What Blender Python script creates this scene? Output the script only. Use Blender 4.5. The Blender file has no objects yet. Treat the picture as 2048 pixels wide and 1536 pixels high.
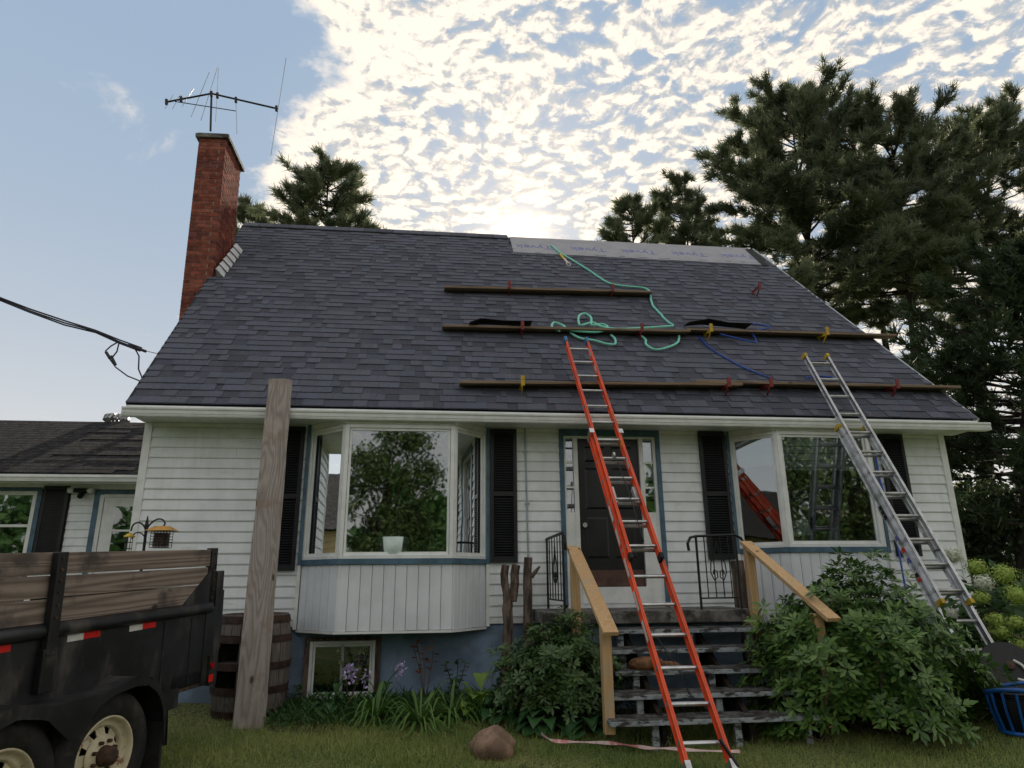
import bpy, math, random
import numpy as np
from math import sin, cos, radians, pi, sqrt
from mathutils import Vector, Matrix
random.seed(7); rng = np.random.default_rng(7)
sc = bpy.context.scene
COL = sc.collection

# ---------------------------------------------------------------- camera
FPX = 1350.0; YAW, PITCH, ROLL = -0.1168, 0.2823, -0.0090
C = np.array([3.4671, -8.4144, 1.5539])
FW = np.array([-sin(YAW)*cos(PITCH), cos(YAW)*cos(PITCH), sin(PITCH)])
r0 = np.array([cos(YAW), sin(YAW), 0.0]); u0 = np.cross(r0, FW)
RT = r0*cos(ROLL)+u0*sin(ROLL); UP = -r0*sin(ROLL)+u0*cos(ROLL)
cam = bpy.data.cameras.new('camera'); co = bpy.data.objects.new('camera', cam); COL.objects.link(co)
cam.sensor_width = 36.0; cam.lens = 36.0*FPX/2048.0; cam.clip_start = 0.05; cam.clip_end = 2000
m = Matrix.Identity(4)
for i in range(3):
    m[i][0] = RT[i]; m[i][1] = UP[i]; m[i][2] = -FW[i]; m[i][3] = C[i]
co.matrix_world = m
sc.camera = co
def ray(x, y): return FW + RT*(x-1024)/FPX + UP*(768-y)/FPX          # direction of a photo pixel
def onY(x, y, Y): d = ray(x, y); return C + d*(Y-C[1])/d[1]
def onZ(x, y, Z): d = ray(x, y); return C + d*(Z-C[2])/d[2]
def onP(x, y, P, n):
    d = ray(x, y); n = np.array(n); return C + d*((np.array(P)-C) @ n)/(d @ n)

# ---------------------------------------------------------------- world, sun, exposure
SUN = np.array([0.116, 0.873, 0.474]); SUN /= np.linalg.norm(SUN)
world = bpy.data.worlds.new('World'); sc.world = world; world.use_nodes = True
wn = world.node_tree; wn.nodes.clear()
def N(t, typ, **kw):
    n = t.nodes.new(typ)
    for k, v in kw.items():
        if k.startswith('i_'):
            key = k[2:]; key = int(key) if key.isdigit() else key
            n.inputs[key].default_value = v
        else: setattr(n, k, v)
    return n
def MATH(t, op, a, b=None, c=None, clamp=False):
    n = t.nodes.new('ShaderNodeMath'); n.operation = op; n.use_clamp = clamp
    for i, v in enumerate((a, b, c)):
        if v is None: continue
        if isinstance(v, (int, float)): n.inputs[i].default_value = v
        else: t.links.new(v, n.inputs[i])
    return n.outputs[0]
def MIX(t, f, a, b, blend='MIX'):
    n = t.nodes.new('ShaderNodeMix'); n.data_type = 'RGBA'; n.blend_type = blend
    for s, v in ((n.inputs[0], f), (n.inputs[6], a), (n.inputs[7], b)):
        if isinstance(v, (int, float)): s.default_value = v
        elif isinstance(v, (tuple, list)): s.default_value = (*v[:3], 1.0)
        else: t.links.new(v, s)
    return n.outputs[2]
def RANGE(t, v, a, b, c=0.0, d=1.0, smooth=True):
    n = t.nodes.new('ShaderNodeMapRange'); n.clamp = True
    if smooth: n.interpolation_type = 'SMOOTHSTEP'
    t.links.new(v, n.inputs[0])
    for i, q in enumerate((a, b, c, d)): n.inputs[i+1].default_value = q
    return n.outputs[0]
SKY_STRENGTH = 0.11
sky = N(wn, 'ShaderNodeTexSky', sky_type='NISHITA', sun_disc=False)
sky.sun_elevation = math.asin(SUN[2]); sky.sun_rotation = math.atan2(SUN[0], SUN[1])
sky.altitude = 50; sky.air_density = 1.0; sky.dust_density = 0.5; sky.ozone_density = 1.5
tc = N(wn, 'ShaderNodeTexCoord'); sep = N(wn, 'ShaderNodeSeparateXYZ'); wn.links.new(tc.outputs['Generated'], sep.inputs[0])
X, Yv, Z = sep.outputs
zc = MATH(wn, 'ADD', MATH(wn, 'MAXIMUM', Z, 0.0), 0.12)
px = MATH(wn, 'DIVIDE', X, zc); py = MATH(wn, 'DIVIDE', Yv, zc)
cmb = N(wn, 'ShaderNodeCombineXYZ'); wn.links.new(px, cmb.inputs[0]); wn.links.new(py, cmb.inputs[1])
def noise(t, vec, scale, detail=6, rough=0.55, dist=0.0, lac=2.0):
    n = N(t, 'ShaderNodeTexNoise', i_Scale=scale, i_Detail=detail, i_Roughness=rough, i_Distortion=dist)
    n.inputs['Lacunarity'].default_value = lac
    if vec is not None: t.links.new(vec, n.inputs['Vector'])
    return n.outputs[0]
warp = N(wn, 'ShaderNodeTexNoise', i_Scale=5.0, i_Detail=3.0); wn.links.new(cmb.outputs[0], warp.inputs['Vector'])
wv = N(wn, 'ShaderNodeVectorMath', operation='MULTIPLY_ADD'); wn.links.new(warp.outputs['Color'], wv.inputs[0]); wv.inputs[1].default_value = (0.10, 0.10, 0.0); wn.links.new(cmb.outputs[0], wv.inputs[2])
cv = wv.outputs[0]
puff = noise(wn, cv, 22.0, 6, 0.60)
vor = N(wn, 'ShaderNodeTexVoronoi', feature='SMOOTH_F1', i_Scale=32.0); vor.inputs['Smoothness'].default_value = 0.6; wn.links.new(cv, vor.inputs['Vector'])
cell = vor.outputs['Distance']
big = noise(wn, cmb.outputs[0], 2.6, 3, 0.5)
off = N(wn, 'ShaderNodeVectorMath', operation='ADD'); wn.links.new(cv, off.inputs[0]); off.inputs[1].default_value = (0.005, 0.011, 0.0)
puff2 = noise(wn, off.outputs[0], 22.0, 6, 0.60)                    # the same puffs a little towards the sun: gives them a lit and a shaded flank
# the cloud sheet ends along a wedge of clear sky, bent so unseen cloud behind adds light
edge = MATH(wn, 'ADD', MATH(wn, 'ADD', px, 0.20), MATH(wn, 'MULTIPLY', MATH(wn, 'ABSOLUTE', MATH(wn, 'SUBTRACT', py, 0.9)), 0.5))
rough = MATH(wn, 'MULTIPLY', MATH(wn, 'SUBTRACT', noise(wn, cmb.outputs[0], 4.5, 7, 0.62), 0.5), 0.45)
edge = MATH(wn, 'ADD', edge, rough)
mask = RANGE(wn, edge, -0.02, 0.06)
solid = RANGE(wn, edge, 0.03, 0.40, 0.22, 0.0)                   # the sheet is closed near its rim and breaks up further in
dens = MATH(wn, 'ADD', MATH(wn, 'SUBTRACT', MATH(wn, 'ADD', puff, MATH(wn, 'MULTIPLY', MATH(wn, 'SUBTRACT', big, 0.5), 0.40)), MATH(wn, 'MULTIPLY', MATH(wn, 'SUBTRACT', cell, 0.42), 0.42)), solid)
low = RANGE(wn, Z, 0.10, 0.30)                                     # far away the puffs run together
cov = MATH(wn, 'MULTIPLY', MATH(wn, 'ADD', MATH(wn, 'MULTIPLY', RANGE(wn, dens, 0.30, 0.49), low), MATH(wn, 'MULTIPLY', MATH(wn, 'SUBTRACT', 1.0, low), 0.45)), mask)
thin = MATH(wn, 'MULTIPLY', RANGE(wn, noise(wn, cmb.outputs[0], 3.0, 8, 0.62, 0.5), 0.60, 0.76), 0.45)
cov = MATH(wn, 'MAXIMUM', cov, thin)
dotn = N(wn, 'ShaderNodeVectorMath', operation='DOT_PRODUCT'); wn.links.new(tc.outputs['Generated'], dotn.inputs[0]); dotn.inputs[1].default_value = tuple(SUN)
sd = MATH(wn, 'MAXIMUM', dotn.outputs['Value'], 0.0)
glow = MATH(wn, 'ADD', MATH(wn, 'MULTIPLY', MATH(wn, 'POWER', sd, 45.0), 0.14), MATH(wn, 'MULTIPLY', MATH(wn, 'POWER', sd, 1500.0), 0.5))
lit = (4.3, 3.85, 3.3); dim = (2.1, 2.2, 2.3)                       # one cloud colour all over the sky
relief = MATH(wn, 'ADD', MATH(wn, 'MULTIPLY', MATH(wn, 'SUBTRACT', puff2, puff), -4.0), MATH(wn, 'MULTIPLY', MATH(wn, 'SUBTRACT', dens, 0.42), 3.4))
ccol = MIX(wn, MATH(wn, 'ADD', MATH(wn, 'MULTIPLY', RANGE(wn, relief, -0.25, 0.75), low), MATH(wn, 'MULTIPLY', MATH(wn, 'SUBTRACT', 1.0, low), 0.6)), dim, lit)
gl = N(wn, 'ShaderNodeVectorMath', operation='SCALE'); gl.inputs[0].default_value = (9.0, 6.6, 3.9); wn.links.new(glow, gl.inputs['Scale'])
skyc = MIX(wn, 1.0, MIX(wn, 1.0, sky.outputs[0], (1.04, 0.95, 0.74), 'MULTIPLY'), (1.3, 1.75, 2.35), 'DARKEN')     # thin veil: no clear-air aureole in the gaps
hz = MATH(wn, 'POWER', MATH(wn, 'SUBTRACT', 1.0, MATH(wn, 'MAXIMUM', Z, 0.0), None, True), 3.5)
skyc = MIX(wn, MATH(wn, 'MULTIPLY', hz, 0.95), skyc, (3.9, 3.6, 3.15))
final = MIX(wn, 1.0, MIX(wn, cov, skyc, ccol), gl.outputs[0], 'ADD')
bg = N(wn, 'ShaderNodeBackground'); bg.inputs['Strength'].default_value = SKY_STRENGTH
wn.links.new(final, bg.inputs['Color'])
wo = N(wn, 'ShaderNodeOutputWorld'); wn.links.new(bg.outputs[0], wo.inputs['Surface'])
sl = bpy.data.lights.new('sun', 'SUN'); sl.energy = 2.4; sl.angle = radians(0.6); sl.color = (1.0, 0.86, 0.68)
so = bpy.data.objects.new('sun', sl); COL.objects.link(so)
so.rotation_euler = Vector(tuple(SUN)).to_track_quat('Z', 'Y').to_euler()
sc.view_settings.view_transform = 'Standard'; sc.view_settings.look = 'None'
sc.view_settings.gamma = 1.0; sc.view_settings.exposure = 1.25
sc.cycles.max_bounces = 6; sc.cycles.diffuse_bounces = 3; sc.cycles.transparent_max_bounces = 12
sc.cycles.use_denoising = True

# ---------------------------------------------------------------- materials
MAT = {}
def mat(name, col, rough=0.6, var=0.15, scale=6.0, bump=0.0, bscale=60.0, metal=0.0, col2=None, spec=0.4, stretch=(1, 1, 1), lo=0.4, hi=0.62, objcol=False, attr=None, detail=6, coords='Object'):
    mm = bpy.data.materials.new(name); mm.use_nodes = True; t = mm.node_tree
    b = t.nodes['Principled BSDF']; b.inputs['Roughness'].default_value = rough
    b.inputs['Metallic'].default_value = metal; b.inputs['Specular IOR Level'].default_value = spec
    tcn = N(t, 'ShaderNodeTexCoord'); mp = N(t, 'ShaderNodeMapping'); mp.inputs['Scale'].default_value = stretch
    if coords == 'World':
        g = N(t, 'ShaderNodeNewGeometry'); t.links.new(g.outputs['Position'], mp.inputs[0])
    else: t.links.new(tcn.outputs[coords], mp.inputs[0])
    v = mp.outputs[0]
    base = col
    if objcol:
        oi = N(t, 'ShaderNodeObjectInfo'); base = oi.outputs['Color']
    if attr:
        at = N(t, 'ShaderNodeAttribute', attribute_name=attr); base = at.outputs['Color']
    nz = noise(t, v, scale, detail, 0.6)
    c2 = col2 if col2 else tuple(min(1, x*(1-var*2)) for x in col)
    f = RANGE(t, nz, lo, hi)
    if objcol or attr:
        k = MATH(t, 'ADD', MATH(t, 'MULTIPLY', f, var*2), 1-var)
        sv = N(t, 'ShaderNodeVectorMath', operation='SCALE'); t.links.new(base, sv.inputs[0]); t.links.new(k, sv.inputs['Scale'])
        out = sv.outputs[0]
    else: out = MIX(t, f, base, c2)
    t.links.new(out, b.inputs['Base Color'])
    if bump:
        bn = N(t, 'ShaderNodeBump', i_Strength=bump, i_Distance=0.01)
        t.links.new(noise(t, v, bscale, 4, 0.6), bn.inputs['Height']); t.links.new(bn.outputs[0], b.inputs['Normal'])
    MAT[name] = mm
    return mm
def dirt(name, col, k, scale, lo, hi, stretch=(1, 1, 1)):
    """overlay spots or stains of another colour on an existing material"""
    t = MAT[name].node_tree; b = t.nodes['Principled BSDF']; src = b.inputs['Base Color'].links[0].from_socket
    g = N(t, 'ShaderNodeNewGeometry'); mp = N(t, 'ShaderNodeMapping'); mp.inputs['Scale'].default_value = stretch
    t.links.new(g.outputs['Position'], mp.inputs[0])
    f = MATH(t, 'MULTIPLY', RANGE(t, noise(t, mp.outputs[0], scale, 7, 0.65), lo, hi), k)
    t.links.new(MIX(t, f, src, col), b.inputs['Base Color'])
mat('siding', (0.83, 0.87, 0.89), 0.45, 0.05, 3.0, coords='World', spec=0.35)
dirt('siding', (0.42, 0.42, 0.33), 0.55, 2.2, 0.56, 0.80, (1, 1, 3)); dirt('siding', (0.16, 0.14, 0.10), 0.6, 34.0, 0.69, 0.76); dirt('siding', (0.50, 0.50, 0.42), 0.18, 1.6, 0.45, 0.72, (6, 1, 0.7))
mat('white_trim', (0.82, 0.84, 0.83), 0.4, 0.06, 5.0, coords='World'); dirt('white_trim', (0.45, 0.42, 0.34), 0.3, 4.0, 0.58, 0.8)
mat('panel_white', (0.78, 0.82, 0.86), 0.35, 0.05, 2.0, coords='World'); dirt('panel_white', (0.45, 0.38, 0.32), 0.4, 3.0, 0.6, 0.8, (3, 3, 0.6))
mat('blue_trim', (0.085, 0.165, 0.235), 0.5, 0.15, 6.0, coords='World')
mat('foundation', (0.24, 0.33, 0.46), 0.85, 0.2, 1.8, 0.5, 40, coords='World'); dirt('foundation', (0.20, 0.21, 0.21), 0.6, 2.5, 0.55, 0.75)
mat('shutter', (0.014, 0.015, 0.02), 0.45, 0.2, 5.0)
mat('door_black', (0.012, 0.012, 0.014), 0.3, 0.2, 4.0)
mat('kick_brown', (0.11, 0.055, 0.042), 0.45, 0.2, 9.0)
mat('shingle', (0.06, 0.062, 0.08), 0.9, 0.22, 90.0, 0.7, 260, objcol=True, coords='World', spec=0.2)
mat('shingle_field', (0.06, 0.062, 0.08), 0.9, 0.22, 90.0, 0.7, 260, attr='tone', coords='World', spec=0.2)
mat('old_roof', (0.035, 0.034, 0.036), 0.95, 0.3, 8.0, 0.8, 90, coords='World', spec=0.15); dirt('old_roof', (0.22, 0.18, 0.13), 0.8, 11.0, 0.60, 0.68, (1, 2.2, 2.2))
mat('brick', (0.27, 0.085, 0.06), 0.95, 0.25, 9.0, 0.6, 120, objcol=True, coords='World', spec=0.05)
mat('mortar', (0.36, 0.30, 0.26), 0.95, 0.2, 20.0, 0.6, 120, coords='World')
mat('concrete', (0.20, 0.195, 0.18), 0.9, 0.3, 7.0, 0.8, 60, coords='World'); dirt('concrete', (0.03, 0.028, 0.022), 0.9, 5.0, 0.5, 0.62)
mat('step_paint', (0.36, 0.40, 0.43), 0.75, 0.2, 8.0, 0.4, 60, coords='World'); dirt('step_paint', (0.035, 0.03, 0.025), 0.95, 7.0, 0.50, 0.58, (1.0, 3, 3))
mat('step_top', (0.13, 0.13, 0.13), 0.85, 0.2, 8.0, 0.6, 60, coords='World'); dirt('step_top', (0.02, 0.017, 0.014), 0.9, 9.0, 0.45, 0.55)
mat('metal_dark', (0.012, 0.012, 0.014), 0.5, 0.2, 12.0)
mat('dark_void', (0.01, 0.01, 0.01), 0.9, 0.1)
mat('alu', (0.62, 0.63, 0.65), 0.32, 0.12, 12.0, metal=0.9)
mat('alu_dull', (0.50, 0.50, 0.50), 0.5, 0.15, 8.0, metal=0.75)
mat('orange_rail', (0.88, 0.10, 0.028), 0.38, 0.10, 5.0, spec=0.5)
mat('blue_cap', (0.05, 0.19, 0.42), 0.5, 0.1)
mat('yellow', (0.62, 0.40, 0.02), 0.5, 0.2, 14.0)
mat('bracket_red', (0.22, 0.025, 0.025), 0.55, 0.25, 30.0)
mat('rope_green', (0.28, 0.78, 0.62), 0.8, 0.15, 60.0)
mat('hose_blue', (0.01, 0.07, 0.42), 0.4, 0.1)
mat('black_paper', (0.016, 0.016, 0.018), 0.8, 0.2, 9.0)
mat('wrap_white', (0.30, 0.30, 0.33), 0.5, 0.06, 4.0)
mat('print_blue', (0.16, 0.17, 0.45), 0.6, 0.1)
mat('rubber', (0.022, 0.021, 0.021), 0.85, 0.25, 9.0, 0.3, 50)
dirt('rubber', (0.10, 0.085, 0.07), 0.45, 5.0, 0.5, 0.7)
mat('rim_cream', (0.66, 0.58, 0.40), 0.5, 0.12, 7.0); dirt('rim_cream', (0.19, 0.075, 0.03), 0.9, 9.0, 0.57, 0.66)
mat('rust', (0.10, 0.055, 0.035), 0.8, 0.3, 14.0, 0.5, 60)
mat('trailer_black', (0.020, 0.021, 0.024), 0.42, 0.25, 3.0, coords='World', bump=0.15, bscale=12); dirt('trailer_black', (0.11, 0.10, 0.088), 0.75, 3.0, 0.47, 0.74, (1.8, 1.8, 0.7)); dirt('trailer_black', (0.10, 0.04, 0.02), 0.7, 9.0, 0.66, 0.74)
mat('tape_red', (0.75, 0.02, 0.015), 0.35, 0.1); mat('tape_white', (0.75, 0.75, 0.72), 0.35, 0.1)
mat('light_red', (0.30, 0.008, 0.012), 0.2, 0.1)
mat('hoop', (0.06, 0.03, 0.022), 0.75, 0.3, 12.0, 0.4, 60)
mat('rock', (0.33, 0.215, 0.15), 0.9, 0.25, 5.0, 0.9, 26, coords='World'); dirt('rock', (0.12, 0.085, 0.065), 0.7, 14.0, 0.5, 0.66)
mat('bark', (0.17, 0.125, 0.10), 0.95, 0.35, 7.0, 1.0, 22, coords='World', stretch=(2.5, 2.5, 0.6))
mat('trunk', (0.045, 0.036, 0.03), 0.95, 0.35, 6.0, 1.0, 14, coords='World', stretch=(2, 2, 0.6))
mat('pot', (0.62, 0.74, 0.68), 0.4, 0.08, 6.0)
mat('fabric_blind', (0.85, 0.86, 0.84), 0.8, 0.1, 3.0)
mat('interior', (0.16, 0.14, 0.12), 0.8, 0.2, 1.5)
mat('wood_floor', (0.12, 0.07, 0.04), 0.5, 0.2, 4.0)
mat('cable', (0.05, 0.05, 0.065), 0.6, 0.2)
mat('conduit_grey', (0.40, 0.44, 0.47), 0.5, 0.1)
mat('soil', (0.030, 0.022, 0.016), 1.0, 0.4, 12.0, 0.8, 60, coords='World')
mat('tub_blue', (0.012, 0.10, 0.36), 0.4, 0.15); mat('tarp', (0.015, 0.015, 0.017), 0.55, 0.3, 6.0, 0.6, 14)
mat('leather', (0.22, 0.10, 0.035), 0.7, 0.3, 14.0, 0.6, 50)
mat('ribbon', (0.72, 0.52, 0.50), 0.6, 0.1); dirt('ribbon', (0.55, 0.10, 0.10), 0.7, 2.2, 0.5, 0.54)
mat('sidewall_tan', (0.34, 0.26, 0.14), 0.7, 0.1, 2.0)
mat('feeder_orange', (0.50, 0.25, 0.04), 0.5, 0.2)
mat('bulb', (0.7, 0.7, 0.68), 0.3, 0.05)
mat('pink', (0.45, 0.05, 0.12), 0.7, 0.3, 30)
def woodmat(name, a, b, ring=7.0, along=2, knots=True, c3=None):
    """weathered board: stretched grain along one local axis, wavy bands and a few knots"""
    mm = bpy.data.materials.new(name); mm.use_nodes = True; t = mm.node_tree; p = t.nodes['Principled BSDF']
    p.inputs['Roughness'].default_value = 0.8; p.inputs['Specular IOR Level'].default_value = 0.25
    tcn = N(t, 'ShaderNodeTexCoord'); mp = N(t, 'ShaderNodeMapping'); s = [ring]*3; s[along] = ring*0.035; mp.inputs['Scale'].default_value = s
    t.links.new(tcn.outputs['Object'], mp.inputs[0])
    oi = N(t, 'ShaderNodeObjectInfo'); ad = N(t, 'ShaderNodeVectorMath', operation='ADD'); t.links.new(mp.outputs[0], ad.inputs[0])
    sx = N(t, 'ShaderNodeVectorMath', operation='SCALE'); sx.inputs[0].default_value = (7.3, 3.1, 5.7); t.links.new(oi.outputs['Random'], sx.inputs['Scale']); t.links.new(sx.outputs[0], ad.inputs[1])
    n1 = noise(t, ad.outputs[0], 0.8, 1, 0.5, 0.25)
    w = MATH(t, 'FRACT', MATH(t, 'MULTIPLY', n1, 11.0))
    w = MATH(t, 'ABSOLUTE', MATH(t, 'SUBTRACT', w, 0.5))
    fine = noise(t, ad.outputs[0], 9.0, 5, 0.7)
    f = MATH(t, 'ADD', MATH(t, 'MULTIPLY', w, 1.0), MATH(t, 'MULTIPLY', fine, 0.65))
    c = MIX(t, RANGE(t, f, 0.10, 0.95), b, a)
    if c3:
        c = MIX(t, RANGE(t, noise(t, tcn.outputs['Object'], 2.6, 4, 0.6), 0.5, 0.68), c, c3)
    if knots:
        mp2 = N(t, 'ShaderNodeMapping'); s2 = [5.0]*3; s2[along] = 2.4; mp2.inputs['Scale'].default_value = s2
        t.links.new(tcn.outputs['Object'], mp2.inputs[0])
        vo = N(t, 'ShaderNodeTexVoronoi', i_Scale=1.0); t.links.new(mp2.outputs[0], vo.inputs['Vector'])
        c = MIX(t, RANGE(t, vo.outputs['Distance'], 0.05, 0.13, 1.0, 0.0), c, tuple(x*0.33 for x in b))
    t.links.new(c, p.inputs['Base Color'])
    bn = N(t, 'ShaderNodeBump', i_Strength=0.35, i_Distance=0.006); t.links.new(f, bn.inputs['Height']); t.links.new(bn.outputs[0], p.inputs['Normal'])
    MAT[name] = mm
woodmat('wood_grey', (0.40, 0.355, 0.33), (0.22, 0.19, 0.17), 9.0, 2, c3=(0.26, 0.20, 0.16))
woodmat('wood_trailer', (0.31, 0.245, 0.205), (0.11, 0.085, 0.07), 9.0, 0, c3=(0.075, 0.062, 0.056))
woodmat('wood_new', (0.64, 0.43, 0.23), (0.50, 0.31, 0.15), 9.0, 2, c3=(0.50, 0.38, 0.24))
woodmat('wood_plank', (0.30, 0.22, 0.15), (0.14, 0.10, 0.07), 9.0, 0)
woodmat('wood_barrel', (0.19, 0.165, 0.15), (0.085, 0.072, 0.066), 14.0, 2, False)
def leafmat(name, a, b, trans=0.25, rough=0.5, scale=1.5, spec=0.35):
    mm = bpy.data.materials.new(name); mm.use_nodes = True; t = mm.node_tree; p = t.nodes['Principled BSDF']
    p.inputs['Roughness'].default_value = rough; p.inputs['Specular IOR Level'].default_value = spec
    g = N(t, 'ShaderNodeNewGeometry'); at = N(t, 'ShaderNodeAttribute', attribute_name='tone')
    f = MATH(t, 'ADD', MATH(t, 'MULTIPLY', noise(t, g.outputs['Position'], scale, 3, 0.6), 0.9), MATH(t, 'MULTIPLY', at.outputs['Fac'], 0.7))
    c = MIX(t, RANGE(t, f, 0.35, 1.05), a, b)
    t.links.new(c, p.inputs['Base Color'])
    tr = N(t, 'ShaderNodeBsdfTranslucent'); t.links.new(c, tr.inputs['Color'])
    mx = N(t, 'ShaderNodeMixShader', i_0=trans); t.links.new(p.outputs[0], mx.inputs[1]); t.links.new(tr.outputs[0], mx.inputs[2])
    t.links.new(mx.outputs[0], t.nodes['Material Output'].inputs['Surface'])
    MAT[name] = mm
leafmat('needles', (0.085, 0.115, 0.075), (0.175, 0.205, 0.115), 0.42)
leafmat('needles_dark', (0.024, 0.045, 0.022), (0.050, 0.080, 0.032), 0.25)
leafmat('leaf_rhodo', (0.040, 0.108, 0.020), (0.120, 0.215, 0.042), 0.16, 0.40, 3.0, 0.5)
leafmat('leaf_rhodo_dark', (0.036, 0.085, 0.024), (0.085, 0.150, 0.042), 0.15, 0.45, 3.0, 0.5)
leafmat('leaf_hosta', (0.050, 0.13, 0.045), (0.11, 0.22, 0.075), 0.2, 0.4, 3.0, 0.4)
leafmat('leaf_lime', (0.16, 0.27, 0.04), (0.30, 0.40, 0.08), 0.25, 0.45, 3.0)
leafmat('leaf_strap', (0.085, 0.18, 0.035), (0.22, 0.31, 0.08), 0.2, 0.45, 3.0)
leafmat('leaf_hydra', (0.025, 0.075, 0.02), (0.06, 0.13, 0.035), 0.2, 0.45, 3.0)
leafmat('leaf_birch', (0.025, 0.055, 0.014), (0.06, 0.10, 0.025), 0.2, 0.5, 1.0)
leafmat('leaf_sun', (0.09, 0.16, 0.02), (0.22, 0.30, 0.04), 0.45, 0.5, 0.6)
leafmat('leaf_rust', (0.12, 0.035, 0.015), (0.22, 0.08, 0.03), 0.2)
leafmat('grass_mat', (0.095, 0.180, 0.035), (0.34, 0.38, 0.12), 0.2, 0.5, 1.2)
leafmat('flower_white', (0.55, 0.60, 0.46), (0.75, 0.77, 0.66), 0.15, 0.7, 6.0)
leafmat('flower_lime', (0.26, 0.38, 0.07), (0.45, 0.55, 0.14), 0.2, 0.7, 6.0)
leafmat('flower_lilac', (0.36, 0.28, 0.55), (0.55, 0.46, 0.70), 0.2, 0.6, 6.0)
leafmat('dry_stem', (0.13, 0.10, 0.05), (0.24, 0.20, 0.09), 0.1)
def glassmat(name, refl, tint):
    mm = bpy.data.materials.new(name); mm.use_nodes = True; t = mm.node_tree; t.nodes.clear()
    tr = N(t, 'ShaderNodeBsdfTransparent'); tr.inputs[0].default_value = (*tint, 1)
    gl_ = N(t, 'ShaderNodeBsdfGlossy'); gl_.inputs['Roughness'].default_value = 0.02; gl_.inputs['Color'].default_value = (0.92, 0.97, 1.0, 1)
    lw = N(t, 'ShaderNodeFresnel', i_IOR=1.5); gg = N(t, 'ShaderNodeNewGeometry'); bb = N(t, 'ShaderNodeBump', i_Strength=0.05, i_Distance=0.02); t.links.new(noise(t, gg.outputs['Position'], 2.5, 2, 0.5), bb.inputs['Height']); t.links.new(bb.outputs[0], gl_.inputs['Normal'])
    f = MATH(t, 'MINIMUM', MATH(t, 'ADD', MATH(t, 'MULTIPLY', lw.outputs[0], 1.6), refl), 0.95)
    mx = N(t, 'ShaderNodeMixShader'); t.links.new(f, mx.inputs[0]); t.links.new(tr.outputs[0], mx.inputs[1]); t.links.new(gl_.outputs[0], mx.inputs[2])
    o = N(t, 'ShaderNodeOutputMaterial'); t.links.new(mx.outputs[0], o.inputs['Surface']); MAT[name] = mm
glassmat('glass', 0.15, (0.72, 0.76, 0.76)); glassmat('glass_dim', 0.12, (0.6, 0.62, 0.62))
def groundmat():
    mm = bpy.data.materials.new('lawn'); mm.use_nodes = True; t = mm.node_tree; p = t.nodes['Principled BSDF']; p.inputs['Roughness'].default_value = 1.0
    g = N(t, 'ShaderNodeNewGeometry')
    c = MIX(t, RANGE(t, noise(t, g.outputs['Position'], 1.3, 5, 0.6), 0.38, 0.62), (0.09, 0.14, 0.04), (0.20, 0.20, 0.09))
    c = MIX(t, RANGE(t, noise(t, g.outputs['Position'], 38.0, 3, 0.6), 0.4, 0.62), c, (0.045, 0.06, 0.022))
    t.links.new(c, p.inputs['Base Color']); p.inputs['Specular IOR Level'].default_value = 0.1
    MAT['lawn'] = mm
groundmat()

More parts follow.
